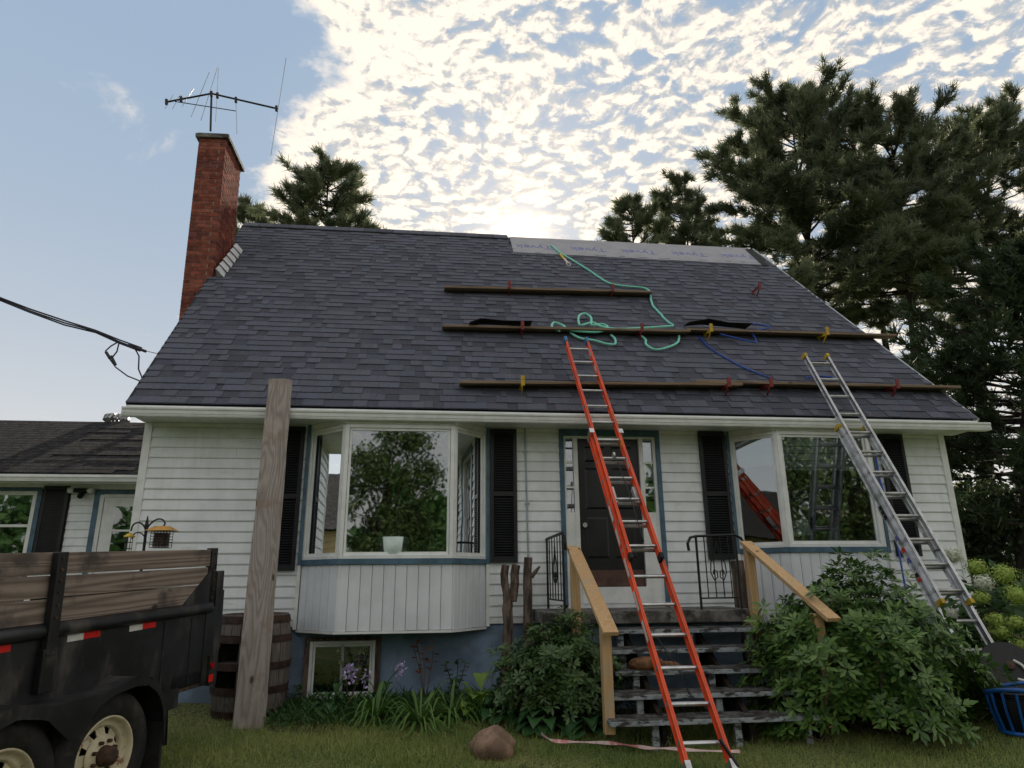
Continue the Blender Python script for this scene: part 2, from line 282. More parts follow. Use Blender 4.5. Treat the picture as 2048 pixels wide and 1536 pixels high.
# ---------------------------------------------------------------- mesh helpers
class MB:
    def __init__(s): s.v = []; s.f = []
    def quadbox(s, P):                       # 8 corners, bottom ring then top ring
        k = len(s.v); s.v += [tuple(p) for p in P]
        s.f += [(k, k+3, k+2, k+1), (k+4, k+5, k+6, k+7)] + [(k+i, k+(i+1) % 4, k+4+(i+1) % 4, k+4+i) for i in range(4)]
        return s
    def box(s, x0, x1, y0, y1, z0, z1):
        return s.quadbox([(x0, y0, z0), (x1, y0, z0), (x1, y1, z0), (x0, y1, z0), (x0, y0, z1), (x1, y0, z1), (x1, y1, z1), (x0, y1, z1)])
    def obox(s, O, ex, ey, ez, xr, yr, zr):
        O, ex, ey, ez = (np.array(q, float) for q in (O, ex, ey, ez))
        P = [O+ex*a+ey*b+ez*c for c in zr for a, b in ((xr[0], yr[0]), (xr[1], yr[0]), (xr[1], yr[1]), (xr[0], yr[1]))]
        return s.quadbox(P)
    def bar(s, A, B, w, h, up=(0, 0, 1)):    # rectangular bar from A to B
        A, B = np.array(A, float), np.array(B, float); d = B-A; L = np.linalg.norm(d); d /= L
        x = np.cross(d, np.array(up, float)); x /= np.linalg.norm(x); y = np.cross(x, d)
        return s.obox(A, x, d, y, (-w/2, w/2), (0, L), (-h/2, h/2))
    def tube(s, pts, r, n=8, cap=True):
        pts = [np.array(p, float) for p in pts]; m_ = len(pts); rr = r if hasattr(r, '__len__') else [r]*m_
        k = len(s.v); prev = None
        for i, p in enumerate(pts):
            d = pts[min(i+1, m_-1)]-pts[max(i-1, 0)]; d /= max(np.linalg.norm(d), 1e-9)
            if prev is None:
                a = np.cross(d, (0, 0, 1.0)); 
                if np.linalg.norm(a) < 1e-3: a = np.cross(d, (1.0, 0, 0))
            else: a = prev-d*(prev @ d)
            a /= np.linalg.norm(a); prev = a; b = np.cross(d, a)
            s.v += [tuple(p+(a*cos(2*pi*j/n)+b*sin(2*pi*j/n))*rr[i]) for j in range(n)]
        for i in range(m_-1):
            for j in range(n):
                s.f.append((k+i*n+j, k+i*n+(j+1) % n, k+(i+1)*n+(j+1) % n, k+(i+1)*n+j))
        if cap: s.f += [tuple(k+j for j in range(n))[::-1], tuple(k+(m_-1)*n+j for j in range(n))]
        return s
    def prism(s, poly, O, ex, ey, ez, h0, h1):   # polygon in (ex,ey), extruded along ez
        O, ex, ey, ez = (np.array(q, float) for q in (O, ex, ey, ez)); k = len(s.v); n = len(poly)
        for h in (h0, h1): s.v += [tuple(O+ex*a+ey*b+ez*h) for a, b in poly]
        s.f += [tuple(k+i for i in range(n))[::-1], tuple(k+n+i for i in range(n))] + [(k+i, k+(i+1) % n, k+n+(i+1) % n, k+n+i) for i in range(n)]
        return s
    def lathe(s, prof, O, ex, ey, ez, n=24, a0=0.0, a1=2*pi):  # profile (radius, height) about ez
        O, ex, ey, ez = (np.array(q, float) for q in (O, ex, ey, ez)); k = len(s.v); full = abs(a1-a0-2*pi) < 1e-6; mcount = n if full else n+1
        for r, h in prof:
            s.v += [tuple(O+ez*h+(ex*cos(a0+(a1-a0)*j/n)+ey*sin(a0+(a1-a0)*j/n))*r) for j in range(mcount)]
        for i in range(len(prof)-1):
            for j in range(n):
                j2 = (j+1) % mcount
                s.f.append((k+i*mcount+j, k+i*mcount+j2, k+(i+1)*mcount+j2, k+(i+1)*mcount+j))
        return s
    def poly(s, pts):
        k = len(s.v); s.v += [tuple(p) for p in pts]; s.f.append(tuple(range(k, k+len(pts)))); return s
def mesh_of(name, mb, material, L=(0, 0, 0), smooth=False):
    me = bpy.data.meshes.new(name)
    v = (np.array(mb.v, float).reshape(-1, 3)-np.array(L)) if len(mb.v) else np.zeros((0, 3))
    me.from_pydata(v.tolist(), [], mb.f); me.materials.append(MAT[material] if isinstance(material, str) else material)
    if smooth: me.polygons.foreach_set('use_smooth', [True]*len(me.polygons))
    return me
class Thing:
    def __init__(s, name, label, cat, loc=(0, 0, 0), group=None):
        s.L = np.array(loc, float); s.o = bpy.data.objects.new(name, None); COL.objects.link(s.o); s.o.location = s.L
        s.o.empty_display_size = 0.1; s.o['label'] = label; s.o['category'] = cat
        if group: s.o['group'] = group
    def part(s, name, mb, material, parent=None, smooth=False, kind=None, bevel=0):
        o = bpy.data.objects.new(name, mesh_of(name, mb, material, s.L, smooth)); COL.objects.link(o); o.parent = parent or s.o
        if kind: o['kind'] = kind
        if bevel:
            b = o.modifiers.new('bevel', 'BEVEL'); b.width = bevel; b.segments = 2; b.limit_method = 'ANGLE'
        return o
    def inst(s, name, me, loc, rot=(0, 0, 0), scale=(1, 1, 1), parent=None, color=None):
        """an alike piece: shares mesh data; loc in world"""
        o = bpy.data.objects.new(name, me); COL.objects.link(o); o.parent = parent or s.o
        o.location = np.array(loc)-s.L; o.rotation_euler = rot; o.scale = scale
        if color: o.color = (*color, 1)
        return o
    def group_part(s, name, parent=None):
        o = bpy.data.objects.new(name, None); COL.objects.link(o); o.parent = parent or s.o; o.empty_display_size = 0.1; return o
def single(name, mb, material, label, cat, group=None, smooth=False, bevel=0, kind=None, L=None):
    v = np.array(mb.v, float).reshape(-1, 3)
    if L is None: L = (v[:, 0].mean(), v[:, 1].mean(), v[:, 2].min())
    o = bpy.data.objects.new(name, mesh_of(name, mb, material, L, smooth)); COL.objects.link(o); o.location = L
    o['label'] = label; o['category'] = cat
    if group: o['group'] = group
    if kind: o['kind'] = kind
    if bevel:
        b = o.modifiers.new('bevel', 'BEVEL'); b.width = bevel; b.segments = 2; b.limit_method = 'ANGLE'
    return o
def struct(name, mb, material, smooth=False):
    o = bpy.data.objects.new(name, mesh_of(name, mb, material, (0, 0, 0), smooth)); COL.objects.link(o); o['kind'] = 'structure'; return o
def fast_mesh(name, V, F, material, tone=None, L=(0, 0, 0)):
    """numpy vertices (n,3) and faces (m,k), all faces the same size; tone per vertex -> float colour attribute"""
    me = bpy.data.meshes.new(name); n, k = len(V), F.shape[1]; m_ = len(F)
    me.vertices.add(n); me.vertices.foreach_set('co', (V-np.array(L)).astype(np.float32).ravel())
    me.loops.add(m_*k); me.loops.foreach_set('vertex_index', F.astype(np.int32).ravel())
    me.polygons.add(m_); me.polygons.foreach_set('loop_start', np.arange(0, m_*k, k, dtype=np.int32))
    me.update(calc_edges=True); me.materials.append(MAT[material])
    if tone is not None:
        if tone.ndim == 1: tone = np.repeat(tone[:, None], 3, 1)
        a = me.attributes.new('tone', 'FLOAT_COLOR', 'POINT'); a.data.foreach_set('color', np.hstack([tone, np.ones((n, 1))]).astype(np.float32).ravel())
    return me
def link(name, me, parent=None, loc=(0, 0, 0)):
    o = bpy.data.objects.new(name, me); COL.objects.link(o); o.location = loc
    if parent: o.parent = parent
    return o
def unit(v): return v/np.maximum(np.linalg.norm(v, axis=-1, keepdims=True), 1e-9)
def leaves(P, D, Nn, ln, wd, fold=0.18, droop=0.0, mid=0.45):
    """P base, D direction, Nn normal (n,3) -> five-vertex folded leaves"""
    D = unit(D); S = unit(np.cross(D, Nn)); Nn = np.cross(S, D); ln = np.broadcast_to(np.asarray(ln, float), (len(P),))[:, None]; wd = np.broadcast_to(np.asarray(wd, float), (len(P),))[:, None]
    c = P+D*ln*mid-Nn*wd*fold; l = P+D*ln*mid+S*wd*.5; r = P+D*ln*mid-S*wd*.5; tip = P+D*ln-Nn*ln*droop
    V = np.stack([P, l, c, r, tip], 1).reshape(-1, 3); b = np.arange(len(P))[:, None]*5
    F = np.concatenate([b+np.array([[0, 2, 1]]), b+np.array([[0, 3, 2]]), b+np.array([[1, 2, 4]]), b+np.array([[2, 3, 4]])], 0)
    return V, F

# ---------------------------------------------------------------- ground and grass
def sstep(x, a, b): t = np.clip((x-a)/(b-a), 0, 1); return t*t*(3-2*t)
def gz(x, y):
    x = np.asarray(x, float); y = np.asarray(y, float)
    z = 0.28+0.07*np.clip(y, -4.0, 0.0)
    z = z+0.07*sstep(x, 2.6, 1.4)*sstep(-y, 1.2, 2.4)+0.14*sstep(x, 7.6, 9.0)*sstep(-y, 0.0, 1.6)*sstep(y, -5.0, -3.0)
    return z
gx = np.concatenate([[-600, -200, -60, -25], np.arange(-12, 22.01, 0.4), [35, 70, 200, 600]]); gy = np.concatenate([[-600, -200, -60, -25], np.arange(-12, 1.0, 0.3), [2, 5, 9, 14, 30, 70, 200, 600]])
GX, GY = np.meshgrid(gx, gy, indexing='ij'); V = np.stack([GX, GY, gz(GX, GY)+0.012*np.sin(GX*3.1)*np.cos(GY*2.7)], -1).reshape(-1, 3)
ii = np.arange(len(gx)-1)[:, None]*len(gy)+np.arange(len(gy)-1)[None]; ii = ii.ravel()
F = np.stack([ii, ii+len(gy), ii+len(gy)+1, ii+1], 1)
go = link('ground', fast_mesh('ground', V, F, 'lawn')); go['kind'] = 'structure'
def blades(n, x0, x1, y0, y1, h0, h1, w):
    x = rng.uniform(x0, x1, n); y = rng.uniform(y0, y1, n); z = gz(x, y)-0.005
    h = rng.uniform(h0, h1, n); a = rng.uniform(0, 2*pi, n); ln = rng.uniform(0.1, 0.9, n); b = rng.uniform(0, 2*pi, n)
    P = np.stack([x, y, z], 1); s = np.stack([np.cos(a), np.sin(a), 0*a], 1)*w
    tip = P+np.stack([np.cos(b)*ln*h, np.sin(b)*ln*h, h*(1-0.3*ln)], 1)
    V = np.stack([P-s, P+s, tip], 1).reshape(-1, 3); F = np.arange(3*n).reshape(-1, 3)
    patch = 0.5+0.5*np.sin(x*2.3+np.sin(y*3.0)*1.5)*np.cos(y*1.9+x)
    t = np.repeat(np.clip(rng.uniform(0, 1, n)*0.6+patch*0.5, 0, 1), 3)
    return V, F, t
parts = [blades(120000, -1.0, 11.5, -5.2, -0.6, 0.025, 0.075, 0.0028), blades(60000, 1.2, 9.2, -3.6, -1.0, 0.02, 0.06, 0.0026), blades(4000, 1.0, 10.5, -2.2, -0.9, 0.07, 0.16, 0.003)]
V = np.concatenate([p_[0] for p_ in parts]); off = np.cumsum([0]+[len(p_[0]) for p_ in parts[:-1]]); F = np.concatenate([p_[1]+o_ for p_, o_ in zip(parts, off)]); T = np.concatenate([p_[2] for p_ in parts])
go = link('grass', fast_mesh('grass', V, F, 'grass_mat', T)); go['kind'] = 'stuff'; go['label'] = 'short green lawn grass in front of the house'; go['category'] = 'grass'

# ---------------------------------------------------------------- main house
WX = 10.43; OV = 0.4246; HE = 3.5507; RA = 0.8228; CA, SA = cos(RA), sin(RA); RS = 6.50; CRS = 0.1241; ZT = 3.3634
def roofp(x, t, h=0.0): return np.array([x, -OV+t*CA-h*SA, HE+t*SA+h*CA])
def roofpix(x, y, h=0.0):
    P = onP(x, y, roofp(0, 0, h), (0, -SA, CA)); return P[0], (P[1]-roofp(0, 0, h)[1])/CA
def rakeL(t): return -0.05-0.30*t/RS
def rakeR(t): return 10.63-0.50*t/RS
RIDGE = roofp(0, RS); YB = 2*RIDGE[1]+OV     # the rear eave mirrors the front one
H = Thing('main_house', 'white sided house with steep dark shingle roof and two bay windows', 'house', (5, 0, 0.2))
wall = H.group_part('wall')
# lap siding, one board per course and stretch of wall
sb = MB(); sb.v = [(0, -0.004, CRS), (1, -0.004, CRS), (1, 0.01, CRS), (0, 0.01, CRS), (0, -0.02, 0.012), (1, -0.02, 0.012), (1, 0.01, 0), (0, 0.01, 0), (0, -0.016, 0), (1, -0.016, 0)]
sb.f = [(0, 1, 2, 3), (0, 4, 5, 1), (4, 8, 9, 5), (8, 7, 6, 9), (3, 2, 6, 7), (0, 3, 7, 8, 4), (1, 5, 9, 6, 2)]
sbm = mesh_of('siding_board', sb, 'siding')
ncrs = 18; zbot = ZT-ncrs*CRS-0.07
for (xa, xb) in ((0.09, 1.93), (4.145, 5.05), (6.38, 7.29), (9.37, 10.34)):
    for k in range(1, ncrs+1):
        cut = [xa, xb] if xb-xa < 1.2 or k % 3 else [xa, xa+(xb-xa)*random.uniform(.25, .8), xb]     # butt joints here and there
        for p_, q_ in zip(cut[:-1], cut[1:]): H.inst('siding_board', sbm, (p_, random.uniform(-.0015, .0015), ZT-k*CRS+random.uniform(-.001, .001)), scale=(q_-p_-(.003 if q_ < xb else 0), 1, 1), parent=wall)
    H.part('starter_strip', MB().box(xa, xb, -0.012, 0.0, zbot, ZT-ncrs*CRS-0.002), 'white_trim', wall)
    H.part('frieze_strip', MB().box(xa, xb, -0.022, 0.0, ZT+0.002, 3.415), 'white_trim', wall)
    H.part('sheathing', MB().box(xa-0.02, xb+0.02, 0.012, 0.05, zbot, 3.41), 'interior', wall)
for x in (0.0, WX-0.09): H.part('corner_post', MB().box(x, x+0.09, -0.028, 0.06, zbot-0.01, 3.413), 'white_trim', wall, bevel=0.004)
# gable and rear walls
gb = MB()
for x in (0.03, WX-0.03): gb.poly([(x, 0.06, 0.2), (x, YB-0.45, 0.2), (x, YB-0.45, 3.45), (x, RIDGE[1], RIDGE[2]-0.12), (x, 0.06, 3.55)])
gb.poly([(0.03, YB-0.45, 0.2), (WX-0.03, YB-0.45, 0.2), (WX-0.03, YB-0.45, 3.45), (0.03, YB-0.45, 3.45)])
H.part('gable_wall', gb, 'siding', wall)
H.part('foundation', MB().box(0.03, WX-0.03, 0.03, 0.25, -0.2, zbot+0.02), 'foundation')
# room behind the bays
rm = MB(); rm.poly([(0.1, 0.3, 1.2), (10.3, 0.3, 1.2), (10.3, 3.6, 1.2), (0.1, 3.6, 1.2)]); rm.poly([(0.1, 3.6, 1.2), (10.3, 3.6, 1.2), (10.3, 3.6, 3.45), (0.1, 3.6, 3.45)])
rm.poly([(0.1, 0.06, 3.43), (10.3, 0.06, 3.43), (10.3, 3.6, 3.43), (0.1, 3.6, 3.43)])
for x in (0.1, 5.0, 6.6, 10.3): rm.poly([(x, 0.06, 1.2), (x, 3.6, 1.2), (x, 3.6, 3.43), (x, 0.06, 3.43)])
H.part('room', rm, 'interior')
# roof deck, soffit, fascia, gutter
roof = H.group_part('roof')
dk = MB()
def slab(p0, p1, p2, p3, th):
    n = np.cross(np.array(p1)-p0, np.array(p3)-p0); n = n/np.linalg.norm(n)*th
    return [p0-n, p1-n, p2-n, p3-n, p0, p1, p2, p3]
dk.quadbox(slab(roofp(rakeL(0)+.02, .03), roofp(rakeR(0)-.02, .03), roofp(rakeR(RS)-.02, RS), roofp(rakeL(RS)+.02, RS), 0.06))
def mir(p): return np.array([p[0], 2*RIDGE[1]-p[1], p[2]])
dk.quadbox(slab(mir(roofp(rakeR(0), 0)), mir(roofp(rakeL(0), 0)), mir(roofp(rakeL(RS), RS)), mir(roofp(rakeR(RS), RS)), 0.06))
H.part('roof_deck', dk, 'black_paper', roof)
sp = MB().box(0, 0.292, -0.545+0.12, -0.003, 3.418, 3.430)
spm = mesh_of('soffit_panel', MB().box(0, 0.288, -0.44, -0.0, 0, 0.012), 'white_trim')
for i in range(36): H.inst('soffit_panel', spm, (-0.02+i*0.295, -0.004, 3.417), parent=roof)
H.part('fascia', MB().box(-0.05, 10.6, -0.455, -0.43, 3.40, 3.52), 'white_trim', roof)
prof = [(-0.457, 3.375), (-0.54, 3.375), (-0.548, 3.392), (-0.548, 3.400), (-0.556, 3.405), (-0.562, 3.44), (-0.574, 3.452), (-0.578, 3.47), (-0.566, 3.476), (-0.555, 3.468), (-0.545, 3.42), (-0.535, 3.39), (-0.457, 3.39)]
H.part('gutter', MB().prism([(a, b) for a, b in prof], (0, 0, 0), (0, 1, 0), (0, 0, 1), (1, 0, 0), -0.05, 10.68), 'white_trim', roof)
for x in (-0.05, 10.676): H.part('gutter_end_cap', MB().box(x, x+0.004, -0.57, -0.457, 3.378, 3.466), 'white_trim', roof)
# debris line and rake edge
H.part('drip_edge', MB().obox(roofp(0, 0), (1, 0, 0), (0, CA, SA), (0, -SA, CA), (0.0, 10.58), (-0.03, 0.05), (-0.075, -0.064)), 'conduit_grey', roof)
for nm, fn, sgn in (('rake_edge', rakeR, 1), ('rake_edge', rakeL, -1)):
    b = MB(); x0, x1 = fn(0), fn(RS)
    q = [roofp(x0, 0, -0.12), roofp(x0+0.03*sgn, 0, -0.12), roofp(x1+0.03*sgn, RS, -0.12), roofp(x1, RS, -0.12), roofp(x0, 0, 0.012), roofp(x0+0.03*sgn, 0, 0.012), roofp(x1+0.03*sgn, RS, 0.012), roofp(x1, RS, 0.012)]
    if sgn < 0: q = [q[i] for i in (1, 0, 3, 2, 5, 4, 7, 6)]
    b.quadbox(q); H.part(nm, b, 'conduit_grey' if sgn > 0 else 'black_paper', roof)
# shingle tabs: rows of uneven laminated tabs, the lower ones as pieces of their own
NR = 44; EX = RS/NR
def tone():
    base = np.array([0.110, 0.118, 0.152]); k = random.choice((1.0, 1.0, 0.95, 0.76, 0.68)); k *= random.uniform(0.92, 1.08)
    return base*k*np.array([random.uniform(.97, 1.05), 1, random.uniform(.95, 1.05)])
tabm = {}
def tabmesh(dark):
    if dark not in tabm:
        h = 0.009 if dark else 0.018
        b = MB(); b.v = [(0, 0, 0), (1, 0, 0), (1, EX*1.12, -0.002), (0, EX*1.12, -0.002), (0, 0, h), (1, 0, h), (1, EX*1.12, h*0.35), (0, EX*1.12, h*0.35)]
        b.f = [(4, 5, 6, 7), (0, 1, 5, 4), (1, 2, 6, 5), (0, 4, 7, 3)]; tabm[dark] = mesh_of('shingle', b, 'shingle')
    return tabm[dark]
FV, FF, FT = [], [], []; npiece = 0
WRAP_T = 5.62
for k in range(NR):
    t0 = k*EX; x = rakeL(t0)-0.03+random.uniform(0, .1); xe = rakeR(t0)+0.02
    first = True
    while x < xe-0.03:
        w = random.choice((0.08, 0.11, 0.13, 0.15, 0.17, 0.20, 0.25)); 
        if first: x = rakeL(t0)-0.03; first = False
        w = min(w, xe-x); c = tone(); dark = c[0] < 0.0935
        covered = t0 > WRAP_T and x > 4.85
        if not covered:
            if npiece < 300 and k < 7:
                H.inst('shingle', tabmesh(dark), roofp(x, t0, random.uniform(0, .004)), rot=(RA+random.uniform(-.006, .004), random.uniform(-.008, .008), 0), scale=(w-0.002, 1, 1), parent=roof, color=tuple(c)); npiece += 1
            else:
                h = 0.009 if dark else 0.018; j = random.uniform(0, .002); b = len(FV)
                FV += [roofp(x, t0, j), roofp(x+w-.002, t0, j), roofp(x+w-.002, t0+EX*1.12, j-.002), roofp(x, t0+EX*1.12, j-.002), roofp(x, t0, h+j), roofp(x+w-.002, t0, h+j), roofp(x+w-.002, t0+EX*1.12, j+h*.35), roofp(x, t0+EX*1.12, j+h*.35)]
                FF += [(b+4, b+5, b+6, b+7), (b, b+1, b+5, b+4), (b+1, b+2, b+6, b+5), (b, b+4, b+7, b+3)]; FT += [c]*8
        x += w
me = fast_mesh('shingles', np.array(FV), np.array(FF), 'shingle_field', np.array(FT)); me.polygons.foreach_set('use_smooth', [False]*len(me.polygons)); so_ = link('shingles', me, roof, -H.L); so_['kind'] = 'stuff'
# plain shingled rear slope
H.part('rear_slope', MB().quadbox(slab(mir(roofp(rakeR(0), 0, .02)), mir(roofp(rakeL(0), 0, .02)), mir(roofp(rakeL(RS), RS, .02)), mir(roofp(rakeR(RS), RS, .02)), 0.015)), 'old_roof', roof)
# ridge caps on the finished half
rc = mesh_of('ridge_cap', MB().quadbox([(0, -.13, -.10), (.3, -.13, -.10), (.3, 0, .03), (0, 0, .03), (0, -.13, -.085), (.3, -.13, -.085), (.3, 0, .05), (0, 0, .05)]), 'shingle')
for i in range(18): H.inst('ridge_cap', rc, (RIDGE[0]-0.34+i*0.288, RIDGE[1], RIDGE[2]+0.005), parent=roof, color=tuple(tone()))
# house wrap strip along the ridge with its upside-down print
wl = MB(); wl.quadbox([roofp(4.9, WRAP_T-.03, .004), roofp(10.02, WRAP_T-.10, .004), roofp(9.98, RS, .004), roofp(4.9, RS, .004), roofp(4.9, WRAP_T-.03, .018), roofp(10.02, WRAP_T-.10, .018), roofp(9.98, RS, .018), roofp(4.9, RS, .018)])
wrap = H.part('underlayment_sheet', wl, 'wrap_white', roof)
for i, xx in enumerate((5.35, 6.45, 7.5, 8.55, 9.6)):
    cu = bpy.data.curves.new('print', 'FONT'); cu.body = 'Tyvek'; cu.size = 0.30; cu.extrude = 0.001; cu.align_x = 'CENTER'; cu.materials.append(MAT['print_blue'])
    to_ = bpy.data.objects.new('print_curve', cu); pm = bpy.data.meshes.new_from_object(to_); bpy.data.objects.remove(to_); to = bpy.data.objects.new('print', pm); COL.objects.link(to); to.parent = wrap
    P = roofp(xx, WRAP_T+0.42, 0.0195); mtx = Matrix.Rotation(RA, 4, 'X') @ Matrix.Rotation(pi, 4, 'Z'); to.rotation_euler = mtx.to_euler(); to.location = P-H.L
H.part('metal_valley', MB().obox(roofp(9.93, 5.45, .02), (1, 0, 0), (0, CA, SA), (0, -SA, CA), (0, 0.12), (0, 0.95), (0, .006)), 'black_paper', roof)

# windows: bay built from three facets
def facet(parent, A, B, z0, z1, pane=True, name='window', stops=(0.075, 0.045), glass='glass', mull=None):
    A, B = np.array([*A, 0.0]), np.array([*B, 0.0]); ex = B-A; L = np.linalg.norm(ex); ex /= L; ey = np.array([ex[1], -ex[0], 0.0]); ez = np.array([0, 0, 1.0])
    fr = MB(); a, s = stops
    fr.obox(A, ex, ey, ez, (0, a), (-.05, .012), (z0, z1)).obox(A, ex, ey, ez, (L-a, L), (-.05, .012), (z0, z1)).obox(A, ex, ey, ez, (a, L-a), (-.05, .0115), (z0, z0+a)).obox(A, ex, ey, ez, (a, L-a), (-.05, .0115), (z1-a, z1))
    w = H.group_part(name, parent); H.part('window_frame', fr, 'white_trim', w, bevel=0.004)
    si = MB(); b = a+s
    si.obox(A, ex, ey, ez, (a+.004, b), (-.04, -.008), (z0+a, z1-a)).obox(A, ex, ey, ez, (L-b, L-a-.004), (-.04, -.008), (z0+a, z1-a)).obox(A, ex, ey, ez, (b, L-b), (-.04, -.0085), (z0+a, z0+b)).obox(A, ex, ey, ez, (b, L-b), (-.04, -.0085), (z1-b, z1-a))
    if mull: 
        for zz in mull: si.obox(A, ex, ey, ez, (b, L-b), (-.03, -.012), (zz-.012, zz+.012))
    H.part('sash', si, 'white_trim', w)
    H.part('pane', MB().obox(A, ex, ey, ez, (b-.005, L-b+.005), (-.026, -.02), (z0+b-.005, z1-b+.005)), glass, w)
    return w, (A, ex, ey, ez, L)
def bay(name_label, pts, zb, zs, zh):
    bw = H.group_part('bay_window'); bw['label'] = name_label
    for i in range(3):
        A, B = pts[i], pts[i+1]; a = 0.045 if i == 1 else 0.04
        w, (O, ex, ey, ez, L) = facet(bw, A, B, zs+0.06, zh, stops=(a, 0.03))
        H.part('sill', MB().obox(O, ex, ey, ez, (-0.02, L+0.02), (-.05, .03), (zs, zs+0.058)), 'blue_trim', bw)
        nb = max(2, round(L/0.125)); w_ = L/nb
        for k in range(nb):
            zlow = zb+random.uniform(-.002, .002)
            H.part('panel_board', MB().obox(O, ex, ey, ez, (k*w_+.003, (k+1)*w_-.003), (-.03, .004+random.uniform(-.001, .001)), (zlow, zs-.003)).obox(O, ex, ey, ez, (k*w_+.02, k*w_+.032), (.003, .009), (zlow+.002, zs-.004)), 'panel_white', bw)
        H.part('backing', MB().obox(O, ex, ey, ez, (0, L), (-.045, -.032), (zb, zs)), 'white_trim', bw)
        H.part('bottom_trim', MB().obox(O, ex, ey, ez, (-.01, L+.01), (-.03, .014), (zb-.03, zb-.004)), 'white_trim', bw)
        H.part('head_trim', MB().obox(O, ex, ey, ez, (-.01, L+.01), (-.05, .016), (zh+.002, 3.415)), 'white_trim', bw)
    for q, z in ((pts, zb+0.01), (pts, zh+0.03)): H.part('bay_deck', MB().poly([(p_[0], p_[1]+(.02 if i in (1, 2) else 0.05), z) for i, p_ in enumerate(q)]), 'white_trim', bw)
    for x in (pts[0][0]-.045, pts[3][0]+.005): H.part('side_trim', MB().box(x, x+.04, -.032, .0, zs, 3.413), 'blue_trim', bw); H.part('lower_trim', MB().box(x, x+.04, -.032, .0, zb, zs-.002), 'white_trim', bw)
    return bw
bay1 = bay('bay window beside the leaning board with a pale pot inside', [(1.955, 0.0), (2.425, -0.44), (3.705, -0.44), (4.115, 0.0)], 1.03, 1.735, 3.345)
bay2 = bay('bay window behind the aluminium ladder with a lowered blind', [(7.335, 0.0), (7.77, -0.44), (9.01, -0.44), (9.335, 0.0)], 1.05, 1.845, 3.345)
H.part('blind', MB().box(7.83, 8.96, -.395, -.385, 2.87, 3.33), 'fabric_blind', bay2)
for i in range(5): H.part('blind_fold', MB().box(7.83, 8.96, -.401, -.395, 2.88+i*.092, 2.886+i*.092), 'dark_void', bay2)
H.part('blind_bar', MB().box(7.83, 8.96, -.405, -.38, 2.85, 2.87), 'white_trim', bay2)
H.part('blind', MB().obox((7.335, 0, 0), unit(np.array([.435, -.44, 0])), unit(np.array([-.44, -.435, 0])), (0, 0, 1), (.08, .55), (-.09, -.08), (2.93, 3.33)), 'fabric_blind', bay2)
H.part('curtain', MB().box(2.02, 2.06, .02, .25, 1.8, 3.35).box(3.98, 4.02, .02, .25, 1.8, 3.35), 'interior', bay1)
# shutters
def shutter(x0, x1, z0, z1):
    s = H.group_part('shutter'); w = x1-x0
    H.part('shutter_frame', MB().box(x0, x0+.045, -.062, -.022, z0, z1).box(x1-.045, x1, -.062, -.022, z0, z1).box(x0+.045, x1-.045, -.0615, -.022, z0, z0+.06).box(x0+.045, x1-.045, -.0615, -.022, z1-.06, z1).box(x0+.045, x1-.045, -.0615, -.022, (z0+z1)/2-.03, (z0+z1)/2+.03), 'shutter', s, bevel=0.003)
    lv = MB(); z = z0+.065
    while z < z1-.07:
        if abs(z-(z0+z1)/2) > .045: lv.quadbox([(x0+.045, -.056, z), (x1-.045, -.056, z), (x1-.045, -.03, z+.012), (x0+.045, -.03, z+.012), (x0+.045, -.056, z+.008), (x1-.045, -.056, z+.008), (x1-.045, -.03, z+.024), (x0+.045, -.03, z+.024)])
        z += .03
    o = H.part('louvers', lv, 'shutter', s); o['kind'] = 'stuff'
    H.part('shutter_backing', MB().box(x0+.04, x1-.04, -.03, -.022, z0+.05, z1-.05), 'dark_void', s)
shutter(1.515, 1.885, 1.68, 3.39); shutter(4.165, 4.50, 1.755, 3.40); shutter(6.905, 7.265, 1.775, 3.41); shutter(9.445, 9.79, 1.80, 3.41)
# entrance
ent = H.group_part('entrance')
H.part('door_surround', MB().box(5.05, 5.11, -.03, .06, 1.26, 3.41).box(6.32, 6.38, -.03, .06, 1.26, 3.41).box(5.11, 6.32, -.0295, .06, 3.33, 3.41), 'blue_trim', ent)
H.part('door_frame', MB().box(5.11, 5.135, -.012, .06, 1.27, 3.33).box(5.235, 5.29, -.014, .06, 1.27, 3.33).box(6.10, 6.155, -.014, .06, 1.27, 3.33).box(6.285, 6.32, -.012, .06, 1.27, 3.33).box(5.135, 6.285, -.011, .06, 3.30, 3.33).box(5.11, 6.32, -.02, .10, 1.20, 1.268).box(5.29, 6.10, -.03, .08, 1.268, 1.46), 'white_trim', ent)
for xa, xb in ((5.135, 5.235), (6.155, 6.285)):
    sdl = H.group_part('sidelight', ent)
    H.part('pane', MB().box(xa, xb, .02, .026, 2.36, 3.30), 'glass', sdl)
    H.part('lower_panel', MB().box(xa, xb, -.004, .05, 1.27, 2.36), 'white_trim', sdl)
    [H.part('muntin', MB().box(xa, xb, .006, .02, z_, z_+.025), 'white_trim', sdl) for z_ in (2.66, 2.98)]
dr = H.part('front_door', MB().box(5.29, 6.10, .03, .075, 1.46, 3.30), 'door_black', ent)
for (xa, xb) in ((5.38, 5.66), (5.73, 6.01)):
    for (za, zb_) in ((1.80, 2.30), (2.40, 2.92), (3.0, 3.2)):
        H.part('door_panel', MB().quadbox([(xa, .029, za), (xb, .029, za), (xb, .029, zb_), (xa, .029, zb_), (xa+.025, .018, za+.025), (xb-.025, .018, za+.025), (xb-.025, .018, zb_-.025), (xa+.025, .018, zb_-.025)]), 'door_black', ent)
H.part('kick_plate', MB().box(5.31, 6.08, .024, .03, 1.47, 1.66), 'kick_brown', ent)
H.part('door_knob', MB().tube([(5.35, .03, 2.2), (5.35, -.03, 2.2)], [.012, .03], 10), 'alu_dull', ent)
H.part('knocker', MB().tube([(5.66, .03, 2.86), (5.66, .0, 2.86)], [.04, .03], 10), 'kick_brown', ent)
